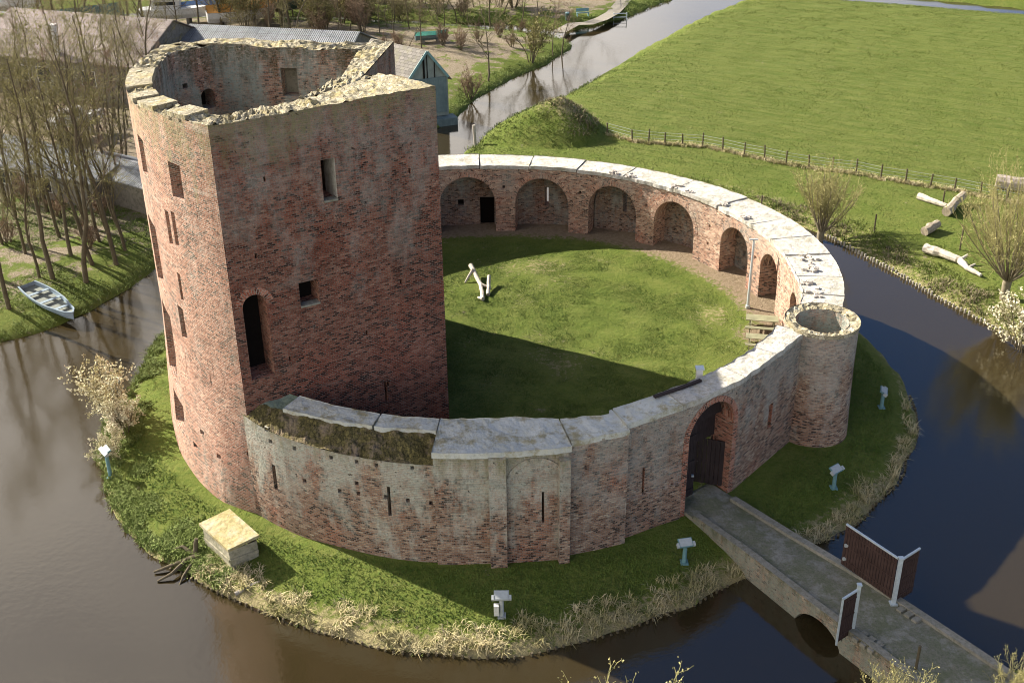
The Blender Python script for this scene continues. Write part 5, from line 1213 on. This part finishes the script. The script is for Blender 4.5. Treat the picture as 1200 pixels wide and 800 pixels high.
# ------------------------------------------------------------ trees
class TreeGen:
    def __init__(s, seed): s.r = random.Random(seed); s.tr = []; s.tw = []; s.buds = []
    def grow(s, p, d, L_, r0, lvl, spec):
        """one branch: gently bending polyline, then its children"""
        r = s.r; n = spec['seg'][lvl]; pts = [p.copy()]; rr = [r0]; q = p.copy(); d = d.normalized(); r1 = r0*spec['taper'][lvl]
        for i in range(n):
            d = (d+Vector((r.gauss(0, 1), r.gauss(0, 1), r.gauss(0, 1)))*spec['wob'][lvl]+Vector((0, 0, spec['up'][lvl]))).normalized()
            q = q+d*(L_/n); pts.append(q.copy()); rr.append(r0+(r1-r0)*(i+1)/n)
        (s.tr if lvl < spec['trunk_lv'] else s.tw).append((pts, rr))
        if lvl+1 < spec['levels']:
            for k in range(spec['kids'][lvl]):
                u = spec['from'][lvl]+(1-spec['from'][lvl])*((k+r.random())/spec['kids'][lvl]); f = u*n; i = min(n-1, int(f)); b = pts[i].lerp(pts[i+1], f-i)
                ax = (pts[i+1]-pts[i]).normalized(); a = r.uniform(0, 6.283); o = ax.orthogonal().normalized(); o = Matrix.Rotation(a, 3, ax) @ o
                an = spec['ang'][lvl]*r.uniform(.7, 1.25); nd = ax*math.cos(an)+o*math.sin(an)
                s.grow(b, nd, L_*spec['len'][lvl]*r.uniform(.6, 1.15)*(1.15-.45*u), max(spec['rmin'], (r0+(r1-r0)*u)*spec['rk'][lvl]), lvl+1, spec)
        if lvl == spec['levels']-1:
            for k in range(spec['buds']): s.buds.append(pts[r.randrange(1, len(pts))]+Vector((r.gauss(0, .05), r.gauss(0, .05), r.gauss(0, .05))))
    @staticmethod
    def tubes(br, ns):
        V = []; F_ = []
        for pts, rr in br:
            base = None
            for i, p in enumerate(pts):
                d = (pts[min(i+1, len(pts)-1)]-pts[max(0, i-1)]).normalized(); x = d.orthogonal().normalized(); y = d.cross(x); j = len(V)
                for k in range(ns): a = 6.2832*k/ns; V.append(p+(x*math.cos(a)+y*math.sin(a))*rr[i])
                if i:
                    for k in range(ns): F_.append((j-ns+k, j-ns+(k+1) % ns, j+(k+1) % ns, j+k))
        return np.array([tuple(v) for v in V]), np.array(F_)
    def meshes(s, name, bark, twig, bud_size=0, budm=None):
        V, Fq = s.tubes(s.tr, 7); t = npmesh(name+'_trunk', V, Fq, bark, 'mesh', True)
        V, Fq = s.tubes(s.tw, 3)
        nb = len(V); me = None
        if bud_size and s.buds:
            B = np.array([tuple(b) for b in s.buds]); rg = np.random.default_rng(1); n = len(B); A1 = rg.normal(size=(n, 3)); A1 /= np.linalg.norm(A1, axis=1)[:, None]; A2 = np.cross(A1, rg.normal(size=(n, 3))); A2 /= np.linalg.norm(A2, axis=1)[:, None]
            sz = bud_size*rg.uniform(.6, 1.3, (n, 1)); Q_ = np.stack([B-A1*sz-A2*sz*.6, B+A1*sz-A2*sz*.6, B+A1*sz+A2*sz*.6, B-A1*sz+A2*sz*.6], 1).reshape(-1, 3)
            V = np.concatenate([V, Q_]); Fq = np.concatenate([Fq, nb+np.arange(4*n).reshape(n, 4)])
        c = npmesh(name+'_crown', V, Fq, twig, 'mesh')
        if budm is not None and bud_size:
            c.materials.append(budm); k = len(c.polygons); mi = np.zeros(k, np.int32); mi[k-len(s.buds):] = 1; c.polygons.foreach_set('material_index', mi)
        return t, c
SP_TALL = dict(levels=4, trunk_lv=2, seg=[10, 6, 4, 3], taper=[.18, .3, .4, .5], wob=[.09, .14, .17, .2], up=[.05, .08, .05, .03], kids=[13, 8, 6, 0], ang=[.65, .7, .75, .7], len=[.34, .42, .45, .5], rk=[.38, .5, .6, .6], rmin=.0125, buds=1)
SP_TALL['from'] = [.26, .22, .2, .2]
SP_BROAD = dict(SP_TALL); SP_BROAD.update(kids=[12, 8, 7, 0], ang=[.85, .7, .65, .6], len=[.52, .5, .5, .5], up=[.02, .06, .05, .04]); SP_BROAD['from'] = [.25, .2, .2, .2]
def tree_proto(kind, seed, H, spec, bark, twig, bud=.03, budm=None, lean=.16):
    g = TreeGen(seed); d = Vector((g.r.uniform(-lean, lean), g.r.uniform(-lean, lean), 1)); g.grow(Vector((0, 0, -.2)), d, H, H*.0105+.02, 0, spec); return g.meshes(kind, bark, twig, bud, budm)
PROTO = {}
PROTO['tall'] = [tree_proto('slender_tree', 10+k, 15.5, SP_TALL, M['bark'], M['twig_olive'], .05) for k in range(4)]
PROTO['brown'] = [tree_proto('brown_tree', 30+k, 13, SP_TALL, M['bark'], M['twig_brown'], .045) for k in range(3)]
PROTO['broad'] = [tree_proto('broad_tree', 20+k, 12, SP_BROAD, M['bark'], M['twig'], .045) for k in range(3)]
SP_SH = dict(levels=3, trunk_lv=1, seg=[5, 4, 3], taper=[.35, .4, .5], wob=[.12, .16, .2], up=[.06, .05, .04], kids=[9, 7, 0], ang=[.5, .55, .6], len=[.5, .5, .5], rk=[.6, .6, .6], rmin=.011, buds=2); SP_SH['from'] = [.2, .15, .2]
def shrub_proto(seed, n, H, spread, bark, twig, bud, budm=None, buds=2):
    g = TreeGen(seed); sp = dict(SP_SH); sp['buds'] = buds
    for k in range(n):
        a = g.r.uniform(0, 6.283); t = g.r.uniform(.1, 1)*spread; g.grow(Vector((math.cos(a)*.15, math.sin(a)*.15, -.1)), Vector((math.cos(a)*t, math.sin(a)*t, 1)), H*g.r.uniform(.7, 1.1), .035, 0, sp)
    return g.meshes('shrub', bark, twig, bud, budm)
PROTO['shrub_brown'] = [shrub_proto(40+k, 9, 2.2, .7, M['bark'], M['twig_brown'], .03) for k in range(2)]
PROTO['shrub_olive'] = [shrub_proto(45+k, 10, 3.2, .6, M['bark'], M['twig_olive'], .05) for k in range(2)]
PROTO['catkin'] = [shrub_proto(50+k, 9, 2.7, .7, M['bark'], M['twig'], .048, M['catkin'], 5) for k in range(2)]
PROTO['yellow'] = [shrub_proto(55+k, 16, 3.4, .26, M['bark_pale'], M['twig_willow'], .024, M['twig_willow'], 5) for k in range(2)]
def pollard_proto(seed, th, H, n, spread, tr=.28):
    g = TreeGen(seed); g.tr.append(([Vector((0, 0, -.2)), Vector((.05, 0, th*.5)), Vector((.02, .05, th*.9)), Vector((0, .05, th+.15))], [tr*1.15, tr*.9, tr*1.0, tr*.9]))
    sp = dict(levels=3, trunk_lv=1, seg=[6, 4, 3], taper=[.3, .4, .5], wob=[.05, .10, .15], up=[.05, .06, .05], kids=[9, 5, 0], ang=[.35, .45, .5], len=[.42, .5, .5], rk=[.5, .6, .6], rmin=.012, buds=2); sp['from'] = [.25, .2, .2]
    for k in range(n):
        a = g.r.uniform(0, 6.283); t = g.r.uniform(.15, 1)*spread; g.grow(Vector((math.cos(a)*tr*.6, math.sin(a)*tr*.6, th)), Vector((math.cos(a)*t, math.sin(a)*t, 1)), H*g.r.uniform(.75, 1.1), .05, 0, sp)
    return g.meshes('willow', M['bark_pale'], M['twig_willow'], .04)
PROTO['pollard'] = [pollard_proto(60, 1.5, 4.0, 34, .85, .26)]
PROTO['willow'] = [pollard_proto(62, 1.2, 6.2, 64, 1.2, .30)]
tr_r = random.Random(11)
def plant(kind, x, y, sc, label, cat='tree', group=None, name='bare_tree', rz=None, parts=('trunk', 'crown'), z=None, variant=None):
    pr_ = PROTO[kind]; t, c = pr_[variant if variant is not None else tr_r.randrange(len(pr_))]
    e = empty(name, (x, y, (hz(x, y) if z is None else z)), label, cat, group, tr_r.uniform(0, 6.28) if rz is None else rz); e.scale = (sc*tr_r.uniform(.92, 1.08), sc*tr_r.uniform(.92, 1.08), sc)
    link(parts[0], t, e); link(parts[1], c, e); return e
def plant_px(kind, px, py, sc, *a, **k):
    p = at(px, py, -.3); return plant(kind, p.x, p.y, sc, *a, **k)
G1 = 'bare trees on the left bank'
plant_px('tall', 100, 326, 1.0, 'stout leaning bare tree nearest the water on the left bank, right of the boat', group=G1, variant=0)
plant_px('tall', 62, 326, .95, 'tall bare tree straight behind the small boat', group=G1, variant=1)
plant_px('tall', 10, 358, .85, 'bare tree at the left edge of the picture by the water', group=G1, variant=2)
plant_px('tall', 136, 306, .95, 'bare tree on the left bank closest to the keep', group=G1, variant=3)
for px, py in ((108, 305), (45, 322), (118, 282), (82, 300), (150, 290), (128, 268), (28, 300), (5, 290), (66, 276), (96, 262), (142, 262), (22, 262), (52, 250), (112, 240), (150, 240), (85, 232), (8, 240), (38, 226), (-12, 320), (-25, 270), (132, 222)):
    plant_px(tr_r.choice(['tall', 'tall', 'tall', 'tall', 'brown']), px+tr_r.uniform(-4, 4), py+tr_r.uniform(-4, 4), tr_r.uniform(.62, .98), 'slender bare tree in the wood on the left bank, behind the trees at the water', group='slender trees of the left wood')
for px, py in ((-20, 215), (20, 200), (60, 206), (105, 205), (145, 200), (130, 176), (60, 160), (10, 150), (150, 150), (175, 170), (185, 130), (110, 130), (30, 118), (75, 110), (160, 110)):
    plant_px(tr_r.choice(['tall', 'broad', 'brown']), px, py, tr_r.uniform(.6, .9), 'bare budding tree in front of the long shed on the left', group='bare trees before the long shed')
for px, py in ((45, 18), (95, 22), (128, 30), (150, 26), (172, 40), (190, 30), (262, 34), (288, 30), (300, 34), (330, 32), (342, 38), (380, 34), (60, 4), (120, 6), (160, 8), (228, 14), (250, 4), (310, 4)):
    plant_px(tr_r.choice(['tall', 'broad']), px, py, tr_r.uniform(.7, 1.0), 'bare tree among the sheds and boats behind the keep', group='bare trees of the boatyard')
for px, py in ((395, 48), (410, 36), (430, 52), (445, 40), (462, 46), (418, 20), (440, 12), (462, 22), (480, 34), (396, 12), (505, 14), (535, 18), (555, 8), (520, 2), (590, 14), (612, 8), (632, 16), (645, 2), (470, 4), (575, 26)):
    plant_px(tr_r.choice(['broad', 'brown', 'tall']), px, py, tr_r.uniform(.30, .62), 'bare tree in the far wood left of the canal', group='bare trees of the far wood')
plant_px('broad', 572, 90, .70, 'bare leaning tree with an open crown on the canal bank right of the boathouse', variant=0)
plant_px('broad', 494, 57, .55, 'straight bare tree behind the boathouse roof', variant=1)
plant_px('brown', 658, 56, .5, 'bare tree on the spit at the canal bend, rightmost of a pair', group='trees on the canal spit', variant=0)
plant_px('brown', 648, 58, .46, 'bare tree on the spit at the canal bend, leftmost of a pair', group='trees on the canal spit', variant=1)
plant_px('broad', 700, -8, .9, 'bare tree beside the far path at the top', variant=2)
for px, py in ((30, 180), (50, 190), (85, 182), (115, 190), (135, 205), (155, 215), (20, 160), (95, 160), (130, 155), (0, 190), (70, 140), (45, 130), (140, 140), (165, 190)):
    plant_px(tr_r.choice(['tall', 'brown', 'tall']), px+tr_r.uniform(-8, 8), py+tr_r.uniform(-6, 6), tr_r.uniform(.5, .75), 'bare budding tree in front of the long shed on the left', group='bare trees before the long shed')
for px, py in ((75, 55), (100, 60), (125, 62), (10, 60), (40, 58), (150, 60), (180, 50), (215, 48), (240, 44), (275, 44), (315, 44), (350, 44), (365, 30), (200, 12), (275, 12), (345, 14), (365, 6)):
    plant_px(tr_r.choice(['tall', 'broad', 'brown']), px+tr_r.uniform(-6, 6), py+tr_r.uniform(-4, 4), tr_r.uniform(.5, .8), 'bare tree among the sheds and boats behind the keep', group='bare trees of the boatyard')
for px, py in ((405, 42), (425, 28), (450, 30), (488, 20), (520, 30), (545, 28), (500, 4), (575, 2), (610, 22), (625, 4), (400, 26), (455, 14), (478, 52), (515, 48)):
    plant_px(tr_r.choice(['broad', 'brown', 'brown']), px+tr_r.uniform(-5, 5), py+tr_r.uniform(-3, 3), tr_r.uniform(.26, .5), 'bare tree in the far wood left of the canal', group='bare trees of the far wood')
for k in range(46):
    px, py = tr_r.uniform(255, 650), tr_r.uniform(-2, 50)
    if px > 520 and 18 < py < 46: continue
    plant_px(tr_r.choice(['shrub_olive', 'shrub_brown', 'shrub_olive']), px, py, tr_r.uniform(.9, 1.7), 'tangled bare thicket shrub between the trees behind the keep', 'shrub', 'thicket shrubs behind the keep', 'thicket_shrub', parts=('stems', 'crown'))
for px, py, sc in ((178, 112, .62), (205, 104, .6), (232, 100, .55), (165, 128, .7), (262, 92, .5), (300, 92, .48), (338, 92, .5), (372, 84, .45), (150, 100, .6)):
    plant_px(tr_r.choice(['tall', 'broad']), px, py, sc, 'bare tree rising close behind the rim of the keep, before the grey roof', group='bare trees close behind the keep')
G3 = 'shrubs on the canal bank'
plant_px('shrub_olive', 622, 68, 1.5, 'large yellowish bare shrub on the canal bank behind the leaning tree', 'shrub', G3, 'bare_shrub', parts=('stems', 'crown'))
plant_px('shrub_brown', 550, 108, 1.2, 'brown bare shrub beside the boathouse gable', 'shrub', G3, 'bare_shrub', parts=('stems', 'crown'))
plant_px('shrub_brown', 540, 60, 1.0, 'low brown shrub behind the leaning canal tree', 'shrub', G3, 'bare_shrub', parts=('stems', 'crown'))
for px, py in ((560, 50), (600, 55), (520, 55), (585, 44), (470, 62), (450, 60), (610, 30), (560, 22), (30, 240), (120, 255), (70, 255), (10, 285), (105, 290)):
    plant_px('shrub_brown', px, py, tr_r.uniform(.6, 1.0), 'small bare undergrowth shrub in the litter of the wood', 'shrub', 'undergrowth shrubs', 'bare_shrub', parts=('stems', 'crown'))
plant_px('pollard', 963, 268, 1.0, 'small pollard willow with an upright yellow crown on the far bank of the moat', name='pollard_willow', variant=0)
plant_px('willow', 1178, 346, 1.0, 'large willow with a wide yellow crown at the right edge', name='willow_tree', variant=0)
plant_px('catkin', 130, 478, 1.05, 'bush covered with pale catkins at the left shore of the island, upper of three', 'bush', 'catkin bushes', 'catkin_bush', parts=('stems', 'crown'))
plant_px('catkin', 146, 500, .8, 'bush covered with pale catkins against the keep shore, middle of three', 'bush', 'catkin bushes', 'catkin_bush', parts=('stems', 'crown'))
plant_px('catkin', 126, 528, .55, 'small catkin bush just above the dark floodlight, lowest of three', 'bush', 'catkin bushes', 'catkin_bush', parts=('stems', 'crown'))
plant_px('catkin', 1203, 395, 1.15, 'bush with pale catkins on the far bank below the large willow', 'bush', 'catkin bushes', 'catkin_bush', parts=('stems', 'crown'))
# near bank shrubs, rooted below the picture edge
def rooted(px, py, z, kind, sc, y0, label):
    d = ray(px, py); t = (y0-CY)/d.y; p = CAM+d*t; top = p.z; zb = hz(p.x, p.y); H = max(v.co.z for v in PROTO[kind][0][1].vertices); return plant(kind, p.x, p.y, max(.5, (top-zb)/H/1.0), label, 'shrub', 'shrubs on the near bank', 'budding_shrub', parts=('stems', 'crown'), variant=0)
rooted(742, 785, 0, 'yellow', 1, -32.2, 'yellow budding shrub rising into the bottom edge, left of the bridge')
rooted(1095, 784, 0, 'yellow', 1, -29.3, 'yellow budding shrub at the foot of the bridge, bottom right')
rooted(1060, 792, 0, 'yellow', 1, -29.8, 'yellow budding shrub at the bottom edge left of the bridge foot')
rooted(1194, 766, 0, 'yellow', 1, -27.6, 'yellow budding shrub in the bottom right corner')

# ------------------------------------------------------------ grasses
def blades(name, XY, Z, h, w, lean, mat, seed, per=5, kind='stuff', spread=.1):
    rg = np.random.default_rng(seed); n = len(XY)*per; base = np.repeat(np.column_stack([XY, Z]), per, 0); base[:, :2] += rg.normal(0, spread, (n, 2))
    a = rg.uniform(0, 2*np.pi, n); H = np.repeat(h, per)*rg.uniform(.6, 1.25, n); ln = np.repeat(lean, per)*rg.uniform(.3, 1.2, n) if np.ndim(lean) else lean*rg.uniform(.3, 1.2, n)
    dx = np.column_stack([np.cos(a), np.sin(a), 0*a]); sx = np.column_stack([-np.sin(a), np.cos(a), 0*a]); ww = w*rg.uniform(.7, 1.3, n)
    b0 = base-sx*ww[:, None]; b1 = base+sx*ww[:, None]; mid = base+dx*(ln*H*.45)[:, None]+np.array([0, 0, 1])*(H*.62)[:, None]; tip = base+dx*(ln*H*1.05)[:, None]+np.array([0, 0, 1])*(H*(1-.35*np.minimum(ln, 1.2)))[:, None]
    m0 = mid-sx*ww[:, None]*.8; m1 = mid+sx*ww[:, None]*.8; t0 = tip-sx*ww[:, None]*.15; t1 = tip+sx*ww[:, None]*.15
    V = np.stack([b0, b1, m1, m0, t1, t0], 1).reshape(-1, 3); i = np.arange(n)*6
    Fq = np.concatenate([np.stack([i, i+1, i+2, i+3], 1), np.stack([i+3, i+2, i+4, i+5], 1)])
    o = npmesh(name, V, Fq, mat); tag(o, kind='stuff'); return o
def scatter(n, box, test, seed):
    rg = np.random.default_rng(seed); P = np.column_stack([rg.uniform(box[0], box[1], n), rg.uniform(box[2], box[3], n)]); h, d, ds_, q = heights(P[:, 0], P[:, 1]); k = test(P, h, d, ds_, q, rg); return P[k], h[k], {a: b[k] for a, b in ds_.items()}, q[k]
def dry_test(P, h, d, ds_, q, rg):
    th = np.degrees(np.arctan2(P[:, 1], P[:, 0])); return (ds_['island'] > .05) & (ds_['island'] < np.where((th < -33) & (th > -124), .45+np.where(th < -85, 1.9, 1.3)*nfield(P[:, 0], P[:, 1], 1.1, 4), .6)) & (nfield(P[:, 0], P[:, 1], .55, 33) > .30) & (th > -124) & (th < -8) & (np.abs((P[:, 0]-10.6)*(-.82)-(P[:, 1]+14.7)*.57) > 1.5)
P, h, d_, q = scatter(26000, (-15, 25, -25, 2), dry_test, 21)
o = blades('dry_grass', P, h-.03, .12+.26*np.clip(1-d_['island']/2.4, 0, 1)+.14*nfield(P[:, 0], P[:, 1], .7, 24), .014, 1.15, M['straw'], 22, 8, spread=.07); tag(o, 'pale dry grass drooping over the south bank of the island', 'grass')
P, h, d_, q = scatter(9000, (-15, 25, -25, 2), dry_test, 23)
o = blades('rough_grass', P, h-.03, .12+.22*nfield(P[:, 0], P[:, 1], .7, 25), .015, .9, M['rough'], 26, 6, spread=.10); tag(o, 'green blades growing through the dry bank grass of the island', 'grass')
def green_test(P, h, d, ds_, q, rg):
    th = np.degrees(np.arctan2(P[:, 1], P[:, 0])); return (ds_['island'] > .05) & (ds_['island'] < .3+2.4*nfield(P[:, 0], P[:, 1], 1.5, 8)) & ((th < -120) | (th > 150)) & (np.hypot(P[:, 0], P[:, 1]) > 18.6)
P, h, d_, q = scatter(26000, (-23, -9, -21, 10), green_test, 31)
o = blades('bank_weeds', P, h-.03, .10+.16*np.clip(1-d_['island']/3, 0, 1)+  .14*nfield(P[:, 0], P[:, 1], 1.0, 13), .02, .9, M['ivy'], 32, 7, spread=.10); tag(o, 'rank green weeds and nettles on the western bank of the island', 'weeds')
def lawn_test(P, h, d, ds_, q, rg):
    r = np.hypot(P[:, 0], P[:, 1]); return (ds_['island'] > 1.2) & (r > 18.9) & (np.abs((P[:, 0]-10.6)*(-.82)-(P[:, 1]+14.7)*.57) > 1.4) & ~((np.hypot(P[:, 0]-16.9, P[:, 1]+7.8) < 2.1))
P, h, d_, q = scatter(90000, (-22, 24, -24, 8), lawn_test, 41)
o = blades('lawn_grass', P, h-.02, np.full(len(P), .10), .02, .8, M['lawn_blade'], 42, 3, spread=.12); tag(o, 'short green grass of the island between wall and bank', 'grass')
def mb_test(P, h, d, ds_, q, rg): return ((ds_['meadow'] > .1) & (ds_['meadow'] < 2.8*nfield(P[:, 0], P[:, 1], 1.7, 6)+.5) & (P[:, 1] < 40)) | ((q < .97) & (ds_['meadow'] > 0) & (rg.random(len(P)) < .8)) | ((ds_['meadow'] > .1) & (ds_['meadow'] < .8))
P, h, d_, q = scatter(52000, (-4, 36, 0, 62), mb_test, 51)
o = blades('rough_grass', P, h-.03, np.where(q < 1, .22, .24)*(.6+.8*nfield(P[:, 0], P[:, 1], 1.1, 2)), .02, .8, M['rough'], 52, 4, spread=.12); tag(o, 'rough tussocky grass on the mound and on the far bank of the moat', 'grass')
k = ((q < .26) | ((q < .85) & (P[:, 0] > 7.0))) | ((q >= 1) & (nfield(P[:, 0], P[:, 1], 1.4, 17) > .55) & (d_['meadow'] < 2.2) & (P[:, 1] < 30))
o = blades('dry_grass', P[k], h[k]-.02,   .28*(.6+.8*nfield(P[k][:, 0], P[k][:, 1], 1.1, 2)), .02, .8, M['dead'], 53, 4, spread=.14); tag(o, 'dry brown grass on the crest of the mound and the far bank', 'grass')
fl_ = [np.array((p.x, p.y)) for p in fp]; PP = []
rg = np.random.default_rng(5)
for a, b in zip(fl_, fl_[1:]):
    for t in rg.random(60): PP.append(a+(b-a)*t+rg.normal(0, .18, 2))
PP = np.array(PP); hh = heights(PP[:, 0], PP[:, 1])[0]
o = blades('fence_grass', PP, hh-.02, np.full(len(PP), .28), .024, .8, M['straw'], 54, 5); tag(o, 'strip of long dry grass under the meadow fence', 'grass')
def west_test(P, h, d, ds_, q, rg): w = np.maximum(ds_['west'], ds_['north']); return (w > .05) & (w < .7+2.6*nfield(P[:, 0], P[:, 1], 2.1, 3)) 
P, h, d_, q = scatter(60000, (-36, 24, 2, 100), west_test, 61)
o = blades('bank_weeds', P, h-.03, .12+.18*nfield(P[:, 0], P[:, 1], 1.3, 9), .02, .9, M['ivy'], 62, 5, spread=.14); tag(o, 'green weeds along the wooded banks of moat and canal', 'weeds')
def under_test(P, h, d, ds_, q, rg): return (ds_['west'] > 1) & (nfield(P[:, 0], P[:, 1], 3.2, 14) > .45)
P, h, d_, q = scatter(24000, (-46, -18, 5, 36), under_test, 71)
o = blades('wood_weeds', P, h-.03,   .08+.12*nfield(P[:, 0], P[:, 1], 1.3, 9), .022, .9, M['ivy'], 72, 5, spread=.2); tag(o, 'patchy green undergrowth on the floor of the left wood', 'undergrowth')

rg = np.random.default_rng(81); n = 70000; rr_2 = 15.2*np.sqrt(rg.random(n)); aa = rg.uniform(0, 2*np.pi, n); P = np.column_stack([rr_2*np.cos(aa), rr_2*np.sin(aa)])
k = (rg.random(n) < np.interp(rr_2, [13.2, 15.2], [1, .25])) & ((np.hypot(P[:, 0]-15.7, P[:, 1]+.6) > 1.6)); P = P[k]
o = blades('lawn_grass', P, np.array([court_z(x, y) for x, y in P])-.02, .05+.03*nfield(P[:, 0], P[:, 1], .8, 15), .014, .9, M['lawn_blade'], 82, 3, spread=.12); tag(o, 'short mown grass of the courtyard lawn inside the ring wall', 'grass')

def field_test(P, h, d, ds_, q, rg): return (ds_['meadow'] > 1.2) & (q > 1)
P, h, d_, q = scatter(150000, (-2, 64, 2, 100), field_test, 91)
o = blades('meadow_grass', P, h-.02, .045+.05*nfield(P[:, 0], P[:, 1], 1.6, 92), .028, .9, M['meadow_blade'], 93, 2, spread=.2); tag(o, 'short grass of the wide meadow beyond the moat', 'grass')
